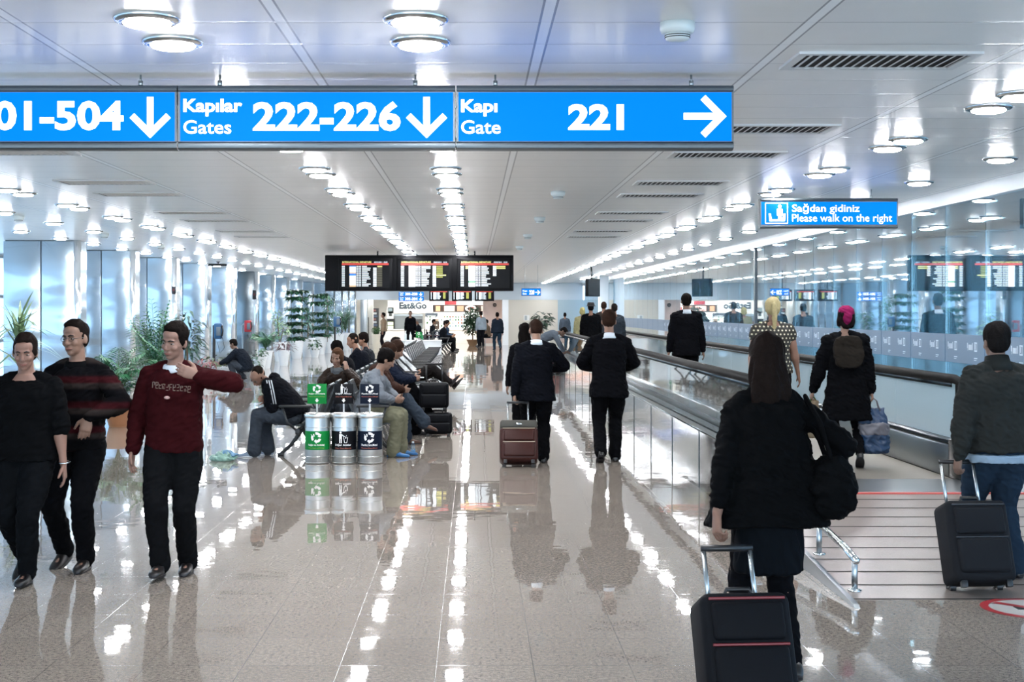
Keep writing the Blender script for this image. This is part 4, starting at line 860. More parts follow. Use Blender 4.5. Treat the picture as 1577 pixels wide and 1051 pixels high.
# ---------------------------------------------------------------- telephones
for nm, lb, px, zt, D, col, ph in (('pay_phone', 'blue pay telephone on a dark post by the steel pillars', 333, 1.25, 38, '#24527a', 0), ('pay_phone', 'red pay telephone on a bent steel tube at the grey pillar', 380, 1.24, 50.6, '#a8323a', 1), ('pay_phone', 'far blue pay telephone on a dark post among the plants', 518, 1.35, 57, '#2a567c', 2)):
    x = at(px, 0, D).x; t = thing(nm, lb, 'telephone', (x, D, 0))
    q = MB()
    if ph == 1: q.tube([(-.16, .05, 0), (-.16, .05, zt + .02), (-.08, .02, zt + .1)], .025, 10)
    else: q.rbox(-.10, -.03, 0, .1, 0, zt + .15, .01, 2)
    q.build('post', BLK() if ph != 1 else BR(), t); q = MB(); q.rbox(-.05 - .03 * ph % 2, .17, -.10, .05, zt - .22, zt + .2, .04, 3); hd_ = q.build('hood', mat('phone_' + col[1:], col, .3), t)
    q = MB(); q.rbox(.02, .14, -.125, -.09, zt - .13, zt + .1, .01, 2); q.build('keypad_panel', mat('phone_panel', '#5f6d78', .4), t); q = MB(); q.tube([(.17, -.1, zt + .14), (.2, -.12, zt), (.17, -.1, zt - .14)], [.028, .02, .028], 8); q.build('handset', BLK(), t, True)
    q = MB(); q.tube([(.17, -.1, zt - .14), (.24, -.1, zt - .45), (.12, -.08, zt - .6), (.04, -.05, zt - .3)], .006, 6); q.build('cord', BLK(), t, True)
    q = MB(); q.lathe([(.14, 0), (.14, .015), (.04, .02)], 20, (-.07, .05, 0)); q.build('foot', BLK(), t)
for lb, px, py, D, col, w_, h_ in (('small dark alarm box on the third steel pillar', 268, 447, 37.62, '#23262b', .05, .1), ('small dark alarm box on the grey steel pillar', 392, 455, 51.42, '#23262b', .07, .16)):
    t = thing('alarm_box', lb, 'alarm box', at(px, py + 6, D)); MB().rbox(-w_, w_, -.06, 0, 0, h_ * 2, .01, 2).build('case', mat('alarm_dark', col, .4), t); MB().box(-w_ * .5, w_ * .5, -.064, -.058, h_ * .8, h_ * 1.3).build('call_plate', mat('alarm_red', '#5a2326', .4), t)
t = thing('wall_speaker', 'long grey oval speaker on the edge of the fourth pillar', 'speaker', at(323, 458, 42.05)); q = MB(); q.ell((0, -.05, .08), (.07, .05, .2), 16, 10); q.build('case', mat('speaker_grey', '#7d868b', .4), t, True); MB().box(-.02, .02, -.03, .04, .0, .16).build('bracket', BR(), t)
t = thing('security_camera', 'small dark camera on a ceiling bracket near the fifth pillar', 'camera', (at(336, 0, 41).x, 41, CEIL)); q = MB(); q.lathe([(.06, 0), (.06, -.02), (.015, -.03), (.015, -.07)], 16); q.build('bracket', BLK(), t, True)
MB().rbox(-.28, .2, -.06, .06, -.13, -.06, .015, 2).build('case', BLK(), t); q = MB(); q.ell((.22, 0, -.095), (.03, .035, .035), 12, 8); q.build('camera_lens', mat('dark_steel', '#3d4347', .25, .9), t, True)
# ---------------------------------------------------------------- things lying about
p = flo(345, 710); t = thing('plastic_bag', 'crumpled green and blue plastic bag on the floor beside the sleeping man', 'bag', (p.x, p.y, 0))
q = MB(); q.ell((0, 0, .03), (.15, .12, .04), 18, 8); q.ell((.0, 0, .06), (.10, .08, .06), 14, 8); q.ell((.08, .02, .04), (.09, .07, .03), 12, 8); q.ell((-.1, 0, .03), (.06, .07, .03), 12, 8)
m_ = remesh(q, .011, .03, 9, 1, 1); [setattr(v, 'co', V((v.co.x, v.co.y, max(.001, v.co.z)))) for v in m_.vertices]; link('film', m_, mat('bag_green', '#7fa395', .3, 0, (9, .4)), t)
q = MB(); q.ell((.04, 0, .095), (.07, .055, .03), 14, 8); q.ell((.11, .01, .07), (.06, .05, .022), 12, 8); link('blue_print', remesh(q, .01, .02, 4, 1), mat('bag_blue', '#6d97b8', .3, 0, (9, .3)), t)
p = flo(636, 699); t = thing('water_bottle', 'small clear water bottle standing on the floor near the bins', 'bottle', (p.x, p.y, 0))
q = MB(); q.lathe([(.026, 0), (.028, .01), (.028, .06), (.025, .07), (.028, .08), (.028, .10), (.012, .125), (.012, .135)], 18); q.build('bottle', glass_mat('bottle_plastic', (.8, .9, .95), .08, 1.4), t, True)
q = MB(); q.lathe([(.0145, .133), (.0145, .152)], 14); q.build('cap', mat('cap_white', '#dfe6ea', .4), t); q = MB(); q.lathe([(.0287, .012), (.0287, .045)], 18); q.build('bottle_label', mat('bottle_blue', '#4e86b8', .4), t)
p = flo(675, 672); s1 = trolley('suitcase', 'black suitcase lying under another one beside the bench', (p.x, p.y, 0), 0, .40, .30, .30, NY, 0, .02, True)
s2 = trolley('suitcase', 'black upper trolley case with raised handle, stacked beside the bench', (p.x - .06, p.y, .372), 0, .42, .26, .36, NY, 0, .26, True, None, 'flat', BLK())
# white counter behind the long row
t = thing('counter', 'white counter with bottles on it at the end of the long bench row', 'counter', (at(637, 0, 51).x, 51, 0)); wm = mat('counter_white', '#d3d9dc', .35)
for k in range(3): MB().rbox(-1.0 + k * .67, -.35 + k * .67, 0, .5, 0, .68, .01, 2).build('panel', wm, t)
MB().rbox(-1.03, 1.0, -.03, .53, .68, .72, .01, 2).build('worktop', wm, t)
for i, (x, c, h_) in enumerate(((-.3, '#c9d6dc', .34), (-.12, '#dbe3e6', .3), (.3, '#2c7a4a', .26))):
    b = thing('bottle', ['tall pale bottle at the left of the counter', 'white bottle in the middle of the counter', 'green bottle at the right of the counter'][i], 'bottle', (at(637, 0, 51).x + x, 51.15, .72)); q = MB(); q.lathe([(.045, 0), (.045, h_ * .6), (.016, h_ * .8), (.016, h_)], 16); q.build('glass', mat('bt_' + c[1:], c, .2), b, True); q = MB(); q.lathe([(.02, h_ - .01), (.02, h_ + .03)], 12); q.build('cap', BLK(), b)
# ---------------------------------------------------------------- food court beyond the end wall
SY = 80.0; U = SY / FPX
def sh(px0, px1, py0, py1, y0, y1, name, m, parent=None, b=0.0, **kw):
    D = y0; a = at(px0, py0, D); c = at(px1, py1, D); o = parent.location if parent else V((0, 0, 0)); q = MB()
    (q.rbox(a.x - o[0], c.x - o[0], y0 - o[1], y1 - o[1], c.z - o[2], a.z - o[2], b, 2) if b else q.box(a.x - o[0], c.x - o[0], y0 - o[1], y1 - o[1], c.z - o[2], a.z - o[2])); return q.build(name, m, parent, 35, **kw)
MB().box(-9.5, 3, SY + 3, SY + 3.2, 0, 3.2).build('wall_back', mat('shop_white', '#efefec', .5), kind='structure')
MB().box(-9.6, -9.4, ENDY + .3, SY + 3, 0, 3.2).build('wall_left', WHITE, kind='structure'); MB().box(2.9, 3.1, ENDY + .3, SY + 3, 0, 3.2).build('wall_right_shop', mat('shop_blush', '#d5bfb5', .6), kind='structure')
MB().box(-9.6, 3.1, ENDY + .35, SY + 3.2, 2.75, 2.95).build('ceiling_shop', WHITE, kind='structure')
SL = mat('shop_lamp', '#fffaf2', .4, emit=6.5)
for i, x in enumerate((-8, -5.6, -3.2, -.8, 1.4)):
    for j, y in enumerate((75.2, 78.2)):
        t = thing('light_panel', f'square lit ceiling panel in the food court, {nth(i)} from the left in the {["front", "back"][j]} row', 'ceiling light', (x, y, 2.75), 0, 'lit panels in the food court'); MB().box(-.62, .62, -.62, .62, -.03, 0).build('frame', WHITE, t); MB().box(-.58, .58, -.58, .58, -.036, -.03).build('diffuser', SL, t)
q = MB(); a = at(560, 0, ENDY); q.rbox(a.x - .16, a.x + .2, ENDY - .1, ENDY + .3, 0, 2.33, .02); q.build('trim_3', BR(), kind='structure')
# sign wall
D = 79.0; t = thing('shop_sign', 'white food stall sign panel reading Eat&Go', 'sign', (at(634, 0, D).x, D, at(0, 483, D).z)); a = at(597, 463, D); b_ = at(668, 483, D); o = t.location
MB().box(a.x - o.x, b_.x - o.x, 0, .1, 0, a.z - b_.z).build('panel', mat('shop_sign_white', '#c4c6c4', .6), t)
Xs = lambda px: at(px, 0, D).x - o.x; Zs = lambda py: at(0, py, D).z - o.z
text('lettering', 'Eat&Go', Xs(615), Xs(657), Zs(476), Zs(465.8), -.01, mat('sign_navy', '#1c2f3d', .5), t, .04); text('small_lettering', 'ISTANBUL', Xs(617), Xs(633), Zs(479.5), Zs(477.2), -.01, mat('sign_grey', '#8a8f92', .5), t, 0)
t = thing('kitchen_hood', 'stainless kitchen hood and hatch under the white sign', 'kitchen', (at(628, 0, D).x, D, at(0, 508, D).z)); o = t.location
sh(606, 651, 484, 487, D, D + .4, 'hood', BR(), t); sh(606, 651, 487, 507, D + .35, D + .4, 'splashback', mat('hatch_steel', '#8b9090', .3, .8), t); sh(632, 650, 492, 498, D + .2, D + .3, 'shelf', mat('hatch_dark', '#3c4246', .4), t)
t = thing('serving_counter', 'long white serving counter of the food stall', 'counter', (at(660, 0, 78).x, 78, 0))
sh(590, 742, 509, 531.2, 78, 78.7, 'front', mat('counter_bright', '#f4f4f2', .3), t, .03); sh(588, 744, 507.5, 509.5, 77.95, 78.75, 'worktop', mat('counter_top', '#e8e8e6', .2), t, .02)
t = thing('menu_board', 'dark menu board with food pictures above the counter', 'menu board', (at(705, 0, 79).x, 79, at(0, 481, 79).z))
sh(667, 747, 470, 481, 79, 79.1, 'panel', mat('menu_dark', '#3a2f2b', .5), t)
for a0, a1, c in ((671, 678, '#b98a6a'), (684, 700, '#e6b9ae'), (704, 714, '#8a6a56'), (741, 745, '#9a8a80')): sh(a0, a1, 471.5, 479.5, 78.97, 79, 'picture', mat('menu_' + c[1:], c, .5, emit=.5), t)
q = MB(); c = at(725, 475.5, 78.9) - t.location; q.loft([[(c.x + .31 * cos(2 * pi * j / 32), c.y + dy, c.z + .18 * sin(2 * pi * j / 32)) for j in range(32)] for dy in (0, .05)]); q.build('oval_sign', mat('oval_white', '#f6f0ea', .4, emit=.6), t); sh(721, 729, 473, 478, 78.86, 78.9, 'oval_logo', mat('oval_red', '#a8433c', .5), t)
t = thing('lit_header', 'red and white lit header above the menu board', 'sign', (at(700, 0, 79).x, 79, at(0, 470, 79).z)); sh(668, 747, 464, 469.5, 79, 79.15, 'panel', mat('header_lit', '#cfe0ea', .4, emit=.5), t); sh(685, 703, 464, 469.5, 78.97, 79, 'red_field', mat('header_red', '#8a2830', .5), t)
t = thing('drinks_fridge', 'bright glass fronted drinks fridge wall of the food stall', 'fridge', (at(715, 0, 79.6).x, 79.6, at(0, 508, 79.6).z))
sh(655, 747, 508, 531.5, 79.6, 79.9, 'plinth', WHITE, t); sh(655, 747, 481, 508, 79.6, 79.9, 'cabinet', mat('fridge_white', '#f3faf4', .4, emit=.8), t); rn = random.Random(5); cols = ['#7fb08a', '#c97a6a', '#8fb0c0', '#d9cf9a', '#5d8a5a', '#b9c6c9']
for r in range(5):
    sh(656, 746, 484.5 + r * 4.7, 485.2 + r * 4.7, 79.5, 79.6, 'shelf', mat('shelf_grey', '#aab4b6', .4), t)
for r in range(4):
    for k in range(20):
        if rn.random() < .3: continue
        x = 658 + k * 4.4; hgt = rn.uniform(1.8, 3.2); o = at(x, 489.2 + r * 4.7, 79.5); b = MB(); b.lathe([(.045, 0), (.05, hgt * U * .7), (.03, hgt * U)], 8); cc = cols[rn.randrange(6)]
        b.build('bottle', mat('pk_' + cc[1:], cc, .4), None, True, loc=o, label='small packaged drink on the lit fridge shelf', cat='bottle', group='drinks in the lit fridge')
t = thing('picture_panel', 'dark panel with a white line on the stall front', 'panel', (at(664, 0, 78.9).x, 78.9, at(0, 488, 78.9).z)); sh(655, 674, 482.5, 488, 78.9, 79, 'panel', mat('panel_slate', '#4a5560', .4), t); sh(658, 671, 486.6, 487.3, 78.87, 78.9, 'line', mat('line_white', '#e8eeee', .4), t)
t = thing('display_fridge', 'black framed fridge with green lit food beside the hatch', 'fridge', (at(601, 0, 78.8).x, 78.8, at(0, 508, 78.8).z)); sh(596, 607, 491.5, 508, 78.8, 79.2, 'body', BLK(), t); sh(597, 605.5, 496, 507, 78.76, 78.8, 'lit_shelves', mat('fridge_green', '#c9d9a8', .4, emit=.6), t); sh(597, 605.5, 501, 502, 78.72, 78.78, 'shelf', BLK(), t)
t = thing('poster', 'small grey poster with a dark round picture left of the hood', 'poster', (at(600, 0, 79).x, 79, at(0, 491, 79).z)); sh(596, 606, 474, 491, 79, 79.06, 'sheet', mat('poster_white', '#dfe4e6', .5), t); sh(597.5, 604.5, 475, 480, 78.97, 79, 'heading', mat('poster_grey', '#6f8088', .5), t); sh(599, 603.5, 482.5, 487, 78.97, 79, 'picture', mat('poster_dark', '#2c3336', .5), t)
t = thing('coffee_machine', 'brown coffee machine standing on the stall counter', 'coffee machine', (at(672, 0, 78.3).x, 78.3, at(0, 507.5, 78.3).z)); sh(669, 676.5, 495, 507.3, 78.2, 78.5, 'body', mat('coffee_brown', '#4c4038', .4), t, .02); sh(669, 675, 491.5, 495, 78.2, 78.5, 'hopper', mat('hopper', '#a39484', .4), t, .02); sh(671, 673.5, 500, 502, 78.16, 78.22, 'badge', WHITE, t)
t = thing('display_tower', 'dark display tower with round pinkish discs at the left of the food court', 'display', (at(564, 0, 74.5).x, 74.5, 0)); sh(560, 567.5, 489, 530.9, 74.5, 74.8, 'body', mat('tower_dark', '#33373c', .4), t)
for y in (498, 509.5, 522): q = MB(); c = at(563, y, 74.45) - t.location; q.ell(c, (.09, .03, .06), 14, 8); q.build('disc', mat('disc_pink', '#b59a92', .4), t, True)
t = thing('magazine_rack', 'tall dark magazine rack between the white columns', 'rack', (at(581, 0, 76).x, 76, 0)); sh(574, 583, 475, 529.5, 76, 76.4, 'frame', mat('rack_dark', '#23262b', .4), t)
for k in range(8):
    sh(575, 579 + (k % 3), 477 + k * 4.5, 480 + k * 4.5, 75.96, 76, 'cover', mat('cover_' + 'abc'[k % 3], ['#6d4a4a', '#9aa4aa', '#3e4f66'][k % 3], .4), t)
for x in (569, 572.5): q = MB(); a = at(x, 0, 75); q.rbox(a.x - .07, a.x + .07, 75, 75.3, 0, 2.75, .02); q.build('trim_4', WHITE, kind='structure')
t = thing('wall_emblem', 'round black ring emblem on the blush wall of the food court', 'sign', (at(762, 0, 74).x, 74, at(0, 470, 74).z)); MB().box(-.62, .5, .02, .12, -2.0, .28).build('panel', mat('shop_blush', '#d5bfb5', .6), t); q = MB(); q.tube([(.075 * cos(2 * pi * j / 24), 0, .075 * sin(2 * pi * j / 24)) for j in range(25)], .025, 8); q.build('ring', BLK(), t, True); q = MB(); q.ell((0, 0, 0), (.03, .02, .03)); q.build('centre', BLK(), t, True)
t = thing('wall_notice', 'pale framed notice on the cream end wall', 'notice', (at(811, 0, ENDY).x, ENDY - .02, at(0, 494, ENDY).z)); MB().box(-.15, .15, 0, .04, 0, .28).build('frame', WHITE, t); MB().box(-.1, .02, -.006, 0, .03, .25).build('sheet', mat('notice_grey', '#9da6a8', .5), t)
# ---------------------------------------------------------------- the people
SUIT = cloth('navy_black_suit', '#0c0e14'); SUIT2 = cloth('black_suit', '#0a0b0f'); BLKT = cloth('black_trousers', '#0a0b0e'); SH_W = mat('white_shirt', '#c3ccd4', .7); JEAN = cloth('blue_jeans', '#22303f'); JEANG = cloth('grey_jeans', '#3c424a')
def flat_p(px, D): return (px - VX) * D / FPX
def stripes():
    T = NT('striped_knit'); z = T.n('SeparateXYZ', i_0=T.obj()).outputs[2]; r = T.n('ValToRGB', i_0=T.ma('FRACT', T.ma('DIVIDE', T.ma('ADD', z, 1.722), .172))); e = r.color_ramp.elements
    e[0].position = 0; e[0].color = lin('#0b0b0d'); e[1].position = 1; e[1].color = lin('#0b0b0d')
    for p, c in ((.26, '#0b0b0d'), (.36, '#241f1d'), (.50, '#2c2624'), (.58, '#301013'), (.74, '#301013'), (.86, '#0d0c0e')): x = e.new(p); x.color = lin(c)
    T.b.inputs['Specular IOR Level'].default_value = .04; T.put(T.b.inputs['Base Color'], r.outputs[0]); T.b.inputs['Roughness'].default_value = .95; n = T.n('TexNoise', i_Scale=200, i_Vector=T.obj()); T.bump(n.outputs[0], .4, .003); return T.m
def dots():
    T = NT('polka_dots'); s = T.n('SeparateXYZ', i_0=T.obj()); k = 22; zz = T.ma('MULTIPLY', s.outputs[2], k); xx = T.ma('ADD', T.ma('MULTIPLY', s.outputs[0], k), T.ma('MULTIPLY', T.ma('MODULO', T.ma('FLOOR', zz), 2), .5))
    a = T.ma('SUBTRACT', T.ma('FRACT', T.ma('ADD', xx, 50)), .5); b = T.ma('SUBTRACT', T.ma('FRACT', zz), .5); d = T.ma('SQRT', T.ma('ADD', T.ma('MULTIPLY', a, a), T.ma('MULTIPLY', b, b)))
    T.put(T.b.inputs['Base Color'], T.mix(T.ma('LESS_THAN', d, .23), lin('#26241e'), lin('#b9b29a'))); T.b.inputs['Roughness'].default_value = .8; return T.m
# three men walking towards the camera on the left
D = 9.45; person('l1', 'smiling man in black short-sleeved top and black trousers, leftmost of the three', (flat_p(42, D), D, 0), pi, 1.665, pelvis=(0, 0, .905),
    feet=[(-.03, .10, .09, .02, -.05), (.085, -.20, .15, -.1, .55)], wrists=[(-.27, .06, .80), (.25, .05, .80)], elbows=[(-.4, -1, 0), (.4, -1, 0)], head=(.12, .22, 0), lean=.05, girth=1.08,
    top=dict(name='polo_shirt', mat=cloth('black_cotton', '#08090b'), sleeve=.50, hem=-.06, infl=.028, flare=.1, boxy=1, wr=.011), bottom=dict(mat=cloth('black_cords', '#0b0d10')), shoes='black', hair=('short', '#1c1512'), skin='#b58a78', vox=.0065, face=True, smile=True)
t = thing('bracelet', 'thin steel bracelet on the wrist of the leftmost man', 'bracelet', PEOPLE['l1']['X'] @ V((-.272, .062, .83))); q = MB(); q.tube([(.037 * cos(2 * pi * j / 24), .034 * sin(2 * pi * j / 24), .006 * sin(2 * pi * j / 24)) for j in range(25)], .005, 8); q.build('band', CHR, t, True)
D = 9.9; person('l2', 'man in red and grey striped sweater walking, middle of the three', (flat_p(120, D), D, 0), pi - .06, 1.74, pelvis=(0, 0, .91),
    feet=[(-.06, .02, .088, .05, 0), (.14, -.12, .12, -.15, .35)], wrists=[(-.15, .23, 1.07), (.25, .02, .82)], elbows=[(-1, -.35, .1), (.4, -1, 0)], hdir=[(.18, .15, -1), None], palms=[(.3, -.9, -.1), None], head=(-.28, .02, .05), lean=.02,
    top=dict(name='striped_sweater', mat=stripes(), sleeve=1, hem=-.08, infl=.024, flare=.05, boxy=1, wr=.013), bottom=dict(mat=BLKT), shoes='dark', hair=('short', '#17120f'), skin='#ae8874', vox=.0065, face=True, collar=cloth('black_cotton', '#08090b'), colh=.6)
T2 = PEOPLE['l2']['head']; q = MB(); fr2 = [[T2 @ V((s * .032 + .021 * cos(2 * pi * j / 20), .094 - .006 * abs(cos(2 * pi * j / 20)), .0 + .015 * sin(2 * pi * j / 20))) for j in range(21)] for s in (-1, 1)]
for r_ in fr2: q.tube(r_, .0016, 6)
q.tube([T2 @ V((-.012, .092, .003)), T2 @ V((0, .099, .005)), T2 @ V((.012, .092, .003))], .0016, 6)
for s in (-1, 1): q.tube([T2 @ V((s * .053, .088, .003)), T2 @ V((s * .076, .06, .004)), T2 @ V((s * .080, -.01, .004))], .0016, 6)
q.build('glasses', mat('glasses_dark', '#1a1716', .3), PEOPLE['l2']['root'], True)
D = 9.72; person('l3', 'man in maroon sweater with raised elbow walking towards the camera', (flat_p(268, D), D, 0), pi, 1.735, pelvis=(0, 0, .905), feet=[(-.085, -.05, .088, .05, 0), (.06, .16, .10, .0, -.1)],
    wrists=[(-.21, .25, 1.36), (.275, .03, .85)], elbows=[(-1, .12, -.15), (.5, -1, 0)], hdir=[(.6, .12, .25), (.1, .05, -1)], palms=[(.2, -.9, 0), None], head=(-.05 + -.35, .18, -.12), lean=.03, side=-.04,
    top=dict(name='maroon_sweater', mat=cloth('maroon_knit', '#2e0c0f', .95), sleeve=1, hem=-.07, infl=.026, flare=.0, boxy=1, wr=.013), bottom=dict(mat=cloth('charcoal_denim', '#0e0f11'), hemr=.068), shoes='dark', hair=('short', '#15110f'), skin='#b58d7c', vox=.0065, face=True, collar=SH_W, colh=.52)
l3 = PEOPLE['l3']; sp3 = l3['sp']; q = MB(); rn = random.Random(2)
def chest_pt(x, t): c, m = sp3(t); return c + m @ V((x, (tor(t, 2) + .030) * (1 - min(1, abs(x) / (tor(t, 1) + .03)) ** 2.5) ** (1 / 2.5) + .004, 0))
for k in range(11):
    x = .125 - k * .024; tt = .395 - .018 * (k / 10) + .0
    for a, b in (((0, -.018), (0, .018)), ((0, .018), (-.016, .018)), ((0, 0), (-.013, 0)), ((0, -.018), (-.016, -.018)), ((-.016, .018), (-.014, .002))):
        if rn.random() < .25: continue
        q.tube([chest_pt(x + a[0], tt + a[1]), chest_pt(x + b[0], tt + b[1])], .0016, 5)
q.build('chest_lettering', mat('thread_beige', '#8b7a70', .8), l3['root'])
q = MB(); c = chest_pt(.02, .31); q.ell(c, (.02, .006, .011), 12, 6); q.build('chest_badge', mat('badge_pink', '#b08f8a', .7), l3['root'], True)
# the two suits walking away in the centre
D = 16.85; person('s1', 'man in dark suit seen from behind pulling a maroon trolley bag', (flat_p(826, D), D, 0), 0, 1.72, pelvis=(0, 0, .905), feet=[(-.09, .10, .09, .05, -.05), (.085, -.05, .088, -.05, 0)],
    wrists=[(-.28, -.10, .74), (.14, .27, 1.10)], elbows=[(-.5, -1, 0), (1, -.5, 0)], hdir=[(0, -.25, -1), (-.6, .6, .2)], curl=(.9, .5), head=(.0, .55, 0), lean=.07, girth=1.02, top=dict(name='suit_jacket', mat=SUIT, hem=-.17, infl=.030, flare=.16, boxy=1, pad=.012), bottom=dict(mat=BLKT, hemr=.07), hair=('short', '#2a1d17'), skin='#b58d78', vox=.0085, collar=SH_W)
person('s2', 'man in black suit seen from behind walking alone with bent arms', (flat_p(938, D), D, 0), -.03, 1.82, pelvis=(0, 0, .905), feet=[(-.105, -.16, .14, .05, .5), (.075, .10, .088, -.05, 0)], wrists=[(-.10, .26, 1.04), (.10, .27, 1.04)], elbows=[(-1, -.45, 0), (1, -.45, 0)], hdir=[(.6, .7, .1), (-.6, .7, .1)],
    head=(.0, .12, 0), lean=.04, girth=1.0, top=dict(name='suit_jacket', mat=SUIT2, hem=-.17, infl=.030, flare=.14, boxy=1, pad=.012), bottom=dict(mat=BLKT, hemr=.07), hair=('short', '#2b1e18'), skin='#b28a76', vox=.0085, collar=SH_W)
h = PEOPLE['s1']['hands'][0]; tb = .62; hx, hy, hz = h; 
bag = trolley('trolley_bag', 'maroon leather trolley bag pulled by the man in the dark suit', (hx + .02, hy - .42, 0.012), 0, .44, .26, .40, LEA, -.38, .36, True, mat('brass_zip', '#8a7a6a', .3, .8), 'flat', None, 'trolley bag')
q = MB(); q.rbox(-.215, .215, -.12, .115, .415, .52, .03, 3); q.v = [rot('X', -.38) @ v for v in q.v]; q.build('top_flap', mat('olive_canvas', '#3b3a34', .7), bag); q = MB(); q.rbox(-.03, .03, -.135, -.118, .455, .475, .004, 2); q.v = [rot('X', -.38) @ v for v in q.v]; q.build('buckle', CHR, bag)
D = 19.8; person('s3', 'woman with long dark hair half hidden behind the suited man with the bag', (flat_p(808, D), D, 0), .05, 1.63, **WALK_L, head=(0, .05, 0), fem=True, girth=.9, top=dict(mat=cloth('black_wool', '#0b0c10'), hem=-.12, boxy=0, flare=.2), bottom=dict(mat=BLKT), hair=('long', '#100d0c'), skin='#b58d78', vox=.01)
D = 40; person('s4', 'person in grey bending over luggage beside the end of the walkway', (flat_p(840, D), D, 0), -pi / 2, 1.75, pelvis=(0, -.12, .90), lean=1.25, ptilt=.7, feet=[(-.1, -.05, .085, .1, 0), (.1, .05, .085, -.1, 0)], wrists=[(-.2, .55, .55), (.2, .55, .55)], elbows=[(-.5, -.5, .5), (.5, -.5, .5)], head=(0, 1.2, 0), top=dict(name='grey_coat', mat=cloth('grey_wool', '#5d6670'), hem=-.2, flare=.15), bottom=dict(mat=cloth('grey_trouser', '#6a727a')), hair=('short', '#151312'), skin='#a08070', vox=.013)
trolley('suitcase', 'red and grey case in front of the bending person', (flat_p(853, D), D + .1, 0), .4, .4, .25, .5, mat('red_case', '#7a2a30', .5), 0, .1)
# on the walkway
D = 23.6; person('w1', 'man in black suit standing on the moving walkway beyond the near balustrade', (flat_p(1057, D), D, PLAT + .006), 0, 1.82, **STAND, wrists=[(-.275, .03, .80), (.275, .02, .78)], head=(0, .0, 0), top=dict(name='suit_jacket', mat=SUIT2, hem=-.17, infl=.03, flare=.12, boxy=1, pad=.012), bottom=dict(mat=BLKT, hemr=.068), hair=('short', '#14110f'), skin='#a5806e', vox=.01, collar=SH_W)
D = 16.3; person('w2', 'blonde woman in polka dot top with ponytail walking on the walkway', (flat_p(1190, D), D, PLAT + .006), -.05, 1.70, **WALK_L, wrists=[(-.27, -.02, .80), (.31, .06, .80)], elbows=[(-.4, -1, 0), (.6, -1, 0)], head=(0, .02, 0), lean=.03, girth=1.18, fem=True, top=dict(name='polka_dot_top', mat=dots(), sleeve=.14, hem=-.06, infl=.022, flare=.1, wr=.006), bottom=dict(mat=cloth('dark_brown_trouser', '#1c1a1a')), hair=('tail', '#b0a27a'), skin='#b58a76', vox=.008)
D = 14.1; person('w3', 'woman in black coat and pink hat carrying bags on the walkway', (flat_p(1304, D), D, PLAT + .006), -.12, 1.60, pelvis=(0, 0, .895), feet=[(-.10, .16, .09, .1, -.1), (.11, -.20, .15, -.1, .6)], wrists=[(-.37, .05, .74), (.26, -.02, .78)], elbows=[(-.8, -.6, 0), (.7, -.7, 0)], curl=(.9, .9), head=(.1, .05, .08), lean=.10, side=-.04, girth=1.0, fem=True, top=dict(name='black_coat', mat=cloth('black_coat_wool', '#090a0d'), hem=-.40, infl=.035, flare=.14, boxy=1, pad=.01, wr=.014), bottom=dict(mat=BLKT, infl=.004, hemr=.05, cut=.93), hair=('bob', '#191414'), skin='#b08a78', vox=.009)
w3 = PEOPLE['w3']; q = MB(); T3 = w3['head']; r3 = T3.to_3x3(); q.ell(T3 @ V((0, -.03, .075)), (.088, .10, .075), 18, 12, r3); q.ell(T3 @ V((0, -.09, .02)), (.05, .05, .09), 12, 8, r3); link('beret', remesh(q, .008, .008, 3, 2), cloth('magenta_wool', '#7a1c48'), w3['root'])
q = MB(); c, m = w3['sp'](.36); q.loft([[c + m @ V((x * 1.0, -.14 - d, z)) for x, z in [(.15 * math.copysign(abs(cos(a)) ** .6, cos(a)), .17 * math.copysign(abs(sin(a)) ** .6, sin(a)) - .05) for a in [2 * pi * j / 24 for j in range(24)]]] for d in (0, .05, .09, .11)]); link('rucksack', remesh(q, .011, .012, 3, 2), cloth('brown_canvas', '#24201c'), w3['root'])
def carrier(name, label, p, w, d, h, m, m2, seed, handle=.16):
    t = thing(name, label, 'bag', (p.x, p.y, p.z - handle - h)); q = MB(); rg = []
    for z, kx, ky in ((0, .8, .8), (.02, .95, 1), (h * .4, 1, 1.05), (h * .8, .92, .8), (h, .75, .4), (h + .02, .7, .3)): rg.append(ringpts(V((0, 0, z)), V((1, 0, 0)), V((0, 1, 0)), w / 2 * kx, d / 2 * ky, 24, 3))
    q.loft(rg); link('sack', remesh(q, .011, .02, seed, 1, .6), m, t); q = MB()
    for s in (-1, 1): q.tube([(-w * .2, s * d * .12, h - .01), (-w * .1, s * .01, h + handle * .8), (0, 0, h + handle), (w * .1, s * .01, h + handle * .8), (w * .2, s * d * .12, h - .01)], .006, 6)
    q.build('handle', m2, t, True); q = MB(); q.loft([ringpts(V((0, 0, z)), V((1, 0, 0)), V((0, 1, 0)), w / 2 * k, d / 2 * k * 1.05, 24, 3) for z, k in ((h * .42, 1.04), (h * .70, .98))]); link('print', remesh(q, .011, .02, seed, 1, .6), m2, t); return t
a, b = w3['hands']; carrier('shopping_bag', 'green and pink floral bag in the left hand of the woman in the coat', a, .16, .10, .34, cloth('floral_bag', '#8a7a66'), cloth('floral_green', '#4d5a34'), 4, .05)
carrier('plastic_bag', 'blue and white plastic carrier bag in the right hand of the woman in the coat', b + V((.03, 0, 0)), .30, .16, .42, mat('blue_film', '#1f3857', .4, 0, (7, .4)), mat('white_film', '#67656c', .4, 0, (10, .3)), 6, .12)
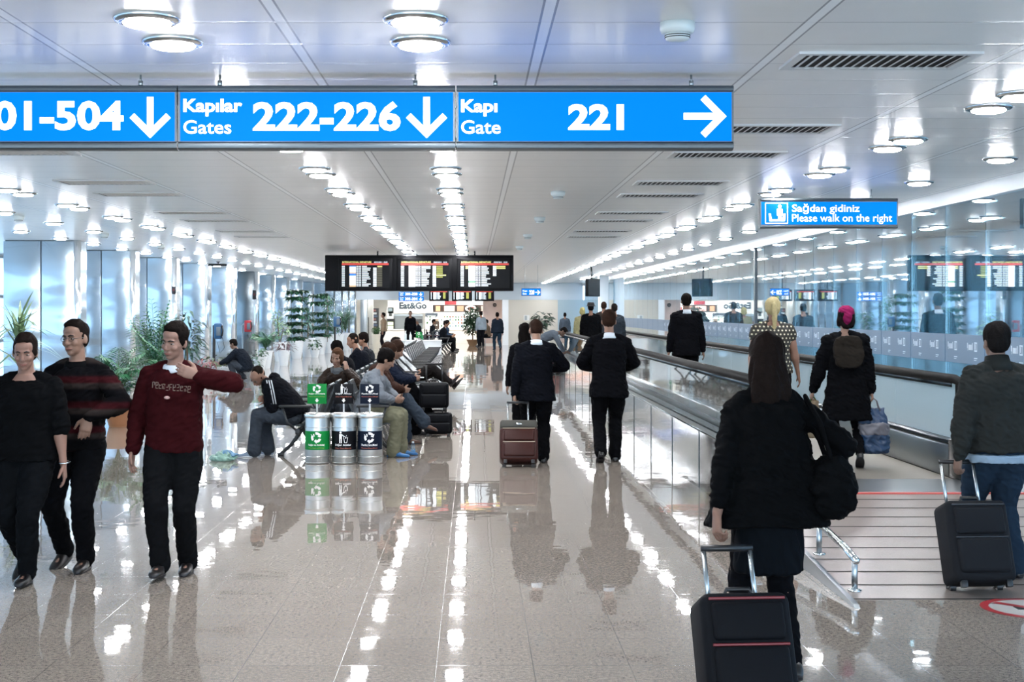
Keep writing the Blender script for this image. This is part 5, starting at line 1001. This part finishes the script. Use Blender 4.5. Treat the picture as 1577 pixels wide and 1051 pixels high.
# foreground
D = 6.9; person('f1', 'woman in black cape coat in the foreground pulling a black suitcase', (flat_p(1185, D), D, 0), .10, 1.70, pelvis=(0, 0, .905), feet=[(-.07, .12, .09, .05, -.05), (.08, -.12, .12, -.05, .35)], wrists=[(-.33, -.16, .74), (.27, .02, .95)], elbows=[(-.5, -1, 0), (1, -.6, .1)], hdir=[(-.1, -.3, -1), None], curl=(.95, .5), head=(.1, .12, .06), lean=.13, girth=.84, fem=True,
    top=dict(name='cape_coat', mat=cloth('black_cape', '#07080a'), sleeve=.90, hem=-.13, infl=.022, flare=.0, cape=1, wr=.016, sway=(-.15, -.1, 0)), bottom=dict(mat=cloth('black_leggings', '#0a0b0f'), infl=.004, hemr=.045, skirt=(.36, .02), skirtmat=cloth('blue_black_plaid', '#0b0f14')), hair=('long', '#191311'), skin='#a8806e', vox=.0065)
h = PEOPLE['f1']['hands'][0]; trolley('suitcase', 'large black suitcase with red trim pulled in the foreground', (flat_p(1158, 6.1), 6.12, .03), .08, .40, .27, .50, NY, -.42, .25, True, mat('red_piping', '#6d1d24', .5))
f1 = PEOPLE['f1']; c = f1['X'] @ V((.27, -.10, .84)); t = thing('shoulder_bag', 'big soft black shoulder bag on the right side of the foreground woman', 'bag', c)
q = MB(); q.loft([ringpts(V((.02 * z, 0, z)), V((1, .2, 0)), V((-.2, 1, 0)), w_, d_, 24, 2.6) for z, w_, d_ in ((-.01, .05, .08), (.03, .10, .12), (.12, .125, .14), (.22, .09, .11), (.27, .03, .06))]); link('sack', remesh(q, .012, .02, 4, 2), cloth('black_bag', '#08090b'), t)
q = MB(); q.tube([(.0, .05, .25), (-.06, .06, .42), (-.10, .07, .56), (-.05, -.02, .44), (.0, -.05, .25)], .012, 8); q.build('strap', cloth('black_bag', '#08090b'), t, True)
D = 9.4; zz = (D - Y0) * sl; person('r1', 'man in dark grey jacket and jeans pulling a suitcase up the ramp', (flat_p(1538, D), D, zz), .12, 1.68, pelvis=(0, 0, .91), feet=[(-.06, .12, .095, .05, -.05), (.10, -.05, .088, -.05, 0)], wrists=[(-.32, -.06, .79), (.30, .05, .82)], elbows=[(-.6, -1, 0), (.6, -1, 0)], curl=(.95, .4), head=(.0, .08, 0), lean=.03, girth=1.16, top=dict(name='grey_jacket', mat=cloth('grey_green_jacket', '#2b2d2c'), hem=-.06, infl=.034, flare=.05, boxy=1, wr=.014), bottom=dict(mat=JEAN, hemr=.072), hair=('full', '#191717'), skin='#a07e6e', vox=.0075, collar=cloth('grey_green_jacket', '#2b2d2c'), colh=1.2)
r1 = PEOPLE['r1']; q = MB(); q.loft([ringpts(r1['sp'](0)[0] + V((0, 0, t)), V((1, 0, 0)), V((0, 1, 0)), .232, .172, 28) for t in (-.075, -.10, -.13)]); link('shirt_hem', remesh(q, .010, .006, 2, 2), cloth('pale_blue_shirt', '#8ea2b4'), r1['root'])
h = r1['hands'][0]; trolley('suitcase', 'charcoal wheeled suitcase with raised handle at the foot of the ramp', (h.x + .02, h.y - .34, max(.02, (h.y - .3 - Y0) * sl + .02)), .06, .40, .25, .52, NY2, -.36, .30, True)
# group far along the walkway
for key, lb, px, D, hh, tp, hr, hat, rz in (('g1', 'person in black coat and black hat on the far part of the walkway', 910, 38, 1.72, dict(name='black_coat', mat=cloth('black_coat_wool', '#090a0d'), hem=-.45, infl=.04, flare=.15, boxy=1), ('short', '#111111'), 1, 0), ('g2', 'brown haired person behind the hat wearer on the walkway', 930, 41, 1.78, dict(mat=cloth('brown_jacket', '#2c2622')), ('short', '#2a1f18'), 0, 0), ('g3', 'man in grey jacket half hidden behind the suited man on the walkway', 946, 34, 1.70, dict(mat=cloth('slate_jacket', '#2b3138'), boxy=1), ('short', '#1c1816'), 0, 0), ('g4', 'person in pale yellow hood at the far end of the walkway', 897, 42.2, 1.62, dict(mat=cloth('yellow_coat', '#8f8a68'), hem=-.4, boxy=1), ('bob', '#a39a6a'), 0, 0)):
    person(key, lb, (flat_p(px, D), D, PLAT + .006), rz, hh, **STAND, girth=1.1, top=tp, bottom=dict(mat=BLKT), hair=hr, vox=.013, hat=mat('hat_black', '#0c0c0f', .7) if hat else None)
# crouching man among the plants
D = 36; person('c1', 'man in dark jacket crouching beside the plants and the red telephone', (flat_p(373, D), D, 0), pi / 2 - .3, 1.75, pelvis=(0, -.12, .36), lean=.75, ptilt=.25, feet=[(-.12, .14, .085, .1, 0), (.12, .02, .12, -.1, .35)], wrists=[(-.14, .52, .46), (.14, .50, .46)], elbows=[(-.6, -.3, -.4), (.6, -.3, -.4)], head=(0, .35, 0), top=dict(name='dark_jacket', mat=cloth('navy_jacket', '#1a2029'), hem=-.10, boxy=1, infl=.035), bottom=dict(mat=JEANG), shoes='dark', hair=('short', '#171412'), skin='#a98876', vox=.011)
# seated people on the long row
def seat_r(key, lb, D, dx=0, rz=-pi / 2, **k): return person(key, lb, (-1.36 + dx, D, 0), rz, **k)
DY = BY0
person('q1', 'man in black hoodie asleep on the near bench, bent forward over his knees', (-2.25, DY + .33, 0), pi / 2 - .12, 1.78, pelvis=(0, -.04, .52), lean=.92, ptilt=.40, side=.10, feet=[(-.12, .42, .085, .1, 0), (.13, .32, .085, -.15, 0)], knees=(0, .6, 1), wrists=[(.06, .26, .68), (-.06, .30, .70)], elbows=[(-1, -.3, -.2), (1, -.2, -.2)], hdir=[(.9, .1, 0), (-.9, .1, 0)], head=(.70, .95, -.45), girth=1.05,
    top=dict(name='hooded_jacket', mat=cloth('black_jersey', '#0d0f14'), hem=-.05, infl=.03, boxy=1, wr=.012), bottom=dict(mat=cloth('washed_grey_denim', '#3a4048'), infl=.02, hemr=.08), shoes='white', hair=('buzz', '#191512'), skin='#b38a76', vox=.0075, face=True)
Q = PEOPLE['q1']; A0 = Q['arms'][0]; q = MB()
for k in (-1, 0, 1): o = V((-.06, -.03 + .028 * k, .055)); q.tube([Q['sp'](.46)[0] + V((-.11, .028 * k, .05)), A0[0] + o, A0[0].lerp(A0[1], .5) + o * 1.05, A0[1] + o * 1.0], .007, 6)
q.build('sleeve_stripe', mat('stripe_white', '#b9bcc2', .8), Q['root'], True)
q = MB(); c, m = Q['sp'](.46); q.ell(c + m @ V((0, -.10, .0)), (.12, .06, .07), 16, 10, m); link('hood', remesh(q, .01, .012, 2, 2), cloth('black_jersey', '#0d0f14'), Q['root'])
person('q2', 'short haired woman in brown leather jacket resting her head on her hand', (-1.80, 19.3, 0), pi - .2, 1.66, **{**SIT, 'pelvis': (0, .0, .545)}, lean=.22, side=.10, wrists=[(-.15, .26, 1.02), (.05, .30, .68)], elbows=[(-.8, .5, -.8), (.8, .2, -.5)], hdir=[(.1, -.1, 1), (-.7, .5, 0)], palms=[(.7, -.4, 0), None], head=(.0, .25, -.12), fem=True, girth=.95, top=dict(name='leather_jacket', mat=mat('brown_leather', '#21160f', .5, 0, (20, .3), (40, .2, .004), .12), hem=-.05, infl=.03), bottom=dict(mat=JEANG), hair=('bob', '#4a3426'), skin='#b58e7a', vox=.0085, face=True)
q = MB(); c, m = PEOPLE['q2']['sp'](.49); q.lathe([(.07, -.05), (.10, -.03), (.10, .02), (.075, .05)], 20); q.v = [c + m @ v for v in q.v]; link('scarf', remesh(q, .01, .012, 2, 1), mat('grey_scarf', '#4a4e52', .9, 0, (30, .6)), PEOPLE['q2']['root'])
seat_r('q3', 'man in grey shirt and khaki trousers with blue shoes leaning forward behind the bins', 17.55, .02, -pi / 2 - .1, h=1.75, pelvis=(0, .0, .545), lean=.38, ptilt=.2, feet=[(-.12, .42, .085, .15, 0), (.12, .36, .085, -.1, 0)], knees=(0, .3, 1), wrists=[(-.1, .40, .70), (.12, .38, .70)], elbows=[(-.8, 0, -.5), (.8, 0, -.5)], head=(.3, .5, 0), top=dict(name='grey_shirt', mat=cloth('grey_cotton', '#6b7178'), hem=-.05, infl=.03, sleeve=.9), bottom=dict(mat=cloth('khaki_cotton', '#6d6c5a'), infl=.024, hemr=.082), shoes='blue', hair=('full', '#0d0b0b'), skin='#b08a76', vox=.0085)
seat_r('q4', 'man in brown jacket with crossed legs in grey jeans and brown shoes', 19.1, 0, h=1.78, pelvis=(0, .0, .545), lean=.28, ptilt=.1, feet=[(-.06, .42, .085, .0, 0), (-.02, .66, .30, -.1, .25)], knees=(0, .2, 1), wrists=[(-.05, .36, .72), (.12, .40, .72)], elbows=[(-.8, 0, -.5), (.8, 0, -.5)], head=(.1, .55, 0), top=dict(name='brown_jacket', mat=cloth('brown_suede', '#33211b'), hem=-.05, infl=.03), bottom=dict(mat=cloth('grey_blue_jeans', '#343d48'), infl=.022, hemr=.09), shoes='brown', hair=('full', '#2b1d16'), skin='#b08a76', vox=.0085)
seat_r('q5', 'man in dark blue jacket and black trousers looking at a phone', 20.4, .05, h=1.78, pelvis=(0, .0, .545), lean=.25, ptilt=.1, feet=[(-.10, .46, .085, .1, 0), (.02, .62, .33, -.1, .2)], knees=(0, .2, 1), wrists=[(-.08, .44, .80), (.08, .44, .80)], elbows=[(-.8, 0, -.5), (.8, 0, -.5)], head=(.0, .5, 0), top=dict(mat=cloth('dark_blue_jacket', '#161c2a'), hem=-.06, infl=.03), bottom=dict(mat=BLKT, infl=.022, hemr=.085), shoes='black', hair=('full', '#2a1d17'), skin='#b08a76', vox=.009)
h = (PEOPLE['q5']['hands'][0] + PEOPLE['q5']['hands'][1]) / 2; t = thing('mobile_phone', 'white mobile phone held by the man in the dark blue jacket', 'phone', h + V((0.02, 0, .01)), .0); q = MB(); q.rbox(-.06, .06, -.035, .035, -.006, .006, .005, 2); q.build('case', mat('phone_white', '#c9d0d4', .3), t); MB().box(-.05, .05, -.03, .03, .0055, .0068).build('screen', em('phone_lit', '#dfe6ea', .6), t)
seat_r('q6', 'person in big dark jacket seen from behind, hunched on the far side of the row', 25.5, -.6, pi / 2, h=1.8, **SIT, lean=.3, wrists=[(-.1, .35, .70), (.1, .35, .70)], head=(.0, .3, 0), girth=1.2, top=dict(mat=cloth('navy_black', '#10131a'), hem=-.05, infl=.04, boxy=1), bottom=dict(mat=BLKT), hair=('buzz', '#1d1917'), vox=.011)
seat_r('q7', 'dark haired person in black jacket hunched on the plant side of the row', 23.2, -.62, pi / 2, h=1.72, **SIT, lean=.4, wrists=[(-.1, .38, .68), (.1, .38, .68)], head=(-.5, .5, 0), top=dict(mat=cloth('black_wool', '#0b0c10'), hem=-.05, infl=.035), bottom=dict(mat=BLKT), hair=('full', '#0f0d0d'), vox=.011)
seat_r('q8', 'dark haired person sitting beside the big dark jacket', 27.3, -.62, pi / 2, h=1.76, **SIT, lean=.2, head=(.2, .2, 0), wrists=[(-.1, .38, .68), (.1, .38, .68)], top=dict(mat=cloth('charcoal_jacket', '#22252a'), hem=-.05), bottom=dict(mat=BLKT), hair=('full', '#181312'), vox=.012)
T = NT('wide_stripes'); z = T.n('SeparateXYZ', i_0=T.obj()); T.put(T.b.inputs['Base Color'], T.mix(T.ma('LESS_THAN', T.ma('FRACT', T.ma('MULTIPLY', T.ma('ADD', z.outputs[1], z.outputs[2]), 7)), .35), lin('#b9bdc0'), lin('#14161a'))); T.b.inputs['Roughness'].default_value = .9
seat_r('q9', 'person in striped top lying back with legs stretched out over the seats', 27.6, .05, h=1.74, pelvis=(0, .10, .53), lean=-.55, ptilt=-.5, feet=[(-.1, .90, .36, .1, -.9), (.10, .84, .42, -.1, -.9)], knees=(0, .2, 1), wrists=[(-.2, .2, .60), (.2, .2, .60)], head=(0, -.1, 0), top=dict(name='striped_top', mat=T.m, hem=-.05), bottom=dict(mat=cloth('dark_brown_trouser', '#1c1a1a'), infl=.02), shoes='dark', hair=('full', '#171413'), vox=.011)
for key, lb, D, dx, c in (('q10', 'dark clothed person on the walkway side of the far benches', 60.5, 0, '#14171c'), ('q11', 'person in blue jacket among the crowd on the far benches', 62.5, .02, '#2a3f58'), ('q12', 'person in brown coat on the far benches', 65, 0, '#2d2622')):
    seat_r(key, lb, D, dx, h=1.74, **SIT, lean=.2, wrists=[(-.1, .38, .68), (.1, .38, .68)], head=(0, .2, 0), top=dict(mat=cloth('far_' + c[1:], c), hem=-.05, infl=.035), bottom=dict(mat=BLKT), hair=('full', '#151212'), vox=.014)
# the food court
for key, lb, px, D, hh, rz, c, c2, sk in (('e1', 'man in black sweater standing at the food stall', 632, 68, 1.75, pi, '#0c0e12', '#0a0b0e', 0), ('e2', 'man in beige shirt standing by the clipped bush', 591, 66, 1.68, pi / 2, '#8d7a66', '#16151a', 0), ('e3', 'person in light shirt and dark trousers standing by the ficus', 741, 69, 1.74, .4, '#8b98a2', '#15171c', 0), ('e4', 'blurred person in dark blue clothes walking before the food court', 766, 63, 1.72, .2, '#1b232e', '#20303f', 0), ('e5', 'grey person passing behind the end of the walkway', 870, 68, 1.7, 0, '#4c5661', '#2b3138', 0)):
    person(key, lb, (flat_p(px, D), D, 0), rz, hh, **(WALK_L if key in ('e4', 'e5') else STAND), top=dict(name='shirt', mat=cloth('far_' + c[1:], c), hem=-.08, infl=.03), bottom=dict(mat=cloth('fart_' + c2[1:], c2)), hair=('short', '#171312'), vox=.014)
for key, lb, px, D, rz, c in (('e6', 'grey haired person in dark jacket sitting at the food stall', 647, 72, pi / 2, '#1c1f26'), ('e7', 'dark haired person sitting right of the grey haired one', 664, 72, -pi / 2, '#23262c'), ('e8', 'person in tan jacket sitting beside the ficus', 753, 71, pi / 2, '#6d5c4c')):
    x = flat_p(px, D); person(key, lb, (x, D, 0), rz, 1.72, **SIT, lean=.2, wrists=[(-.1, .38, .68), (.1, .38, .68)], head=(0, .1, 0), top=dict(mat=cloth('far_' + c[1:], c), hem=-.05), bottom=dict(mat=BLKT), hair=('short', '#7d7d7d' if key == 'e6' else '#141111'), vox=.014)
    t = thing('cafe_chair', 'small dark cafe chair under the ' + {'e6': 'grey haired sitter', 'e7': 'dark haired sitter', 'e8': 'sitter by the ficus'}[key], 'chair', (x, D, 0), rz); MB().rbox(-.2, .2, -.2, .2, .40, .44, .01, 2).build('seat', BLK(), t); MB().rbox(-.2, .2, -.25, -.21, .5, .85, .01, 2).build('backrest', BLK(), t)
    for a_ in (-.18, .18):
        for b_2 in (-.23, .18): q = MB(); q.tube([(a_, b_2, 0), (a_, b_2, .85 if b_2 < 0 else .42)], .013, 8); q.build('leg', BR(), t, True)
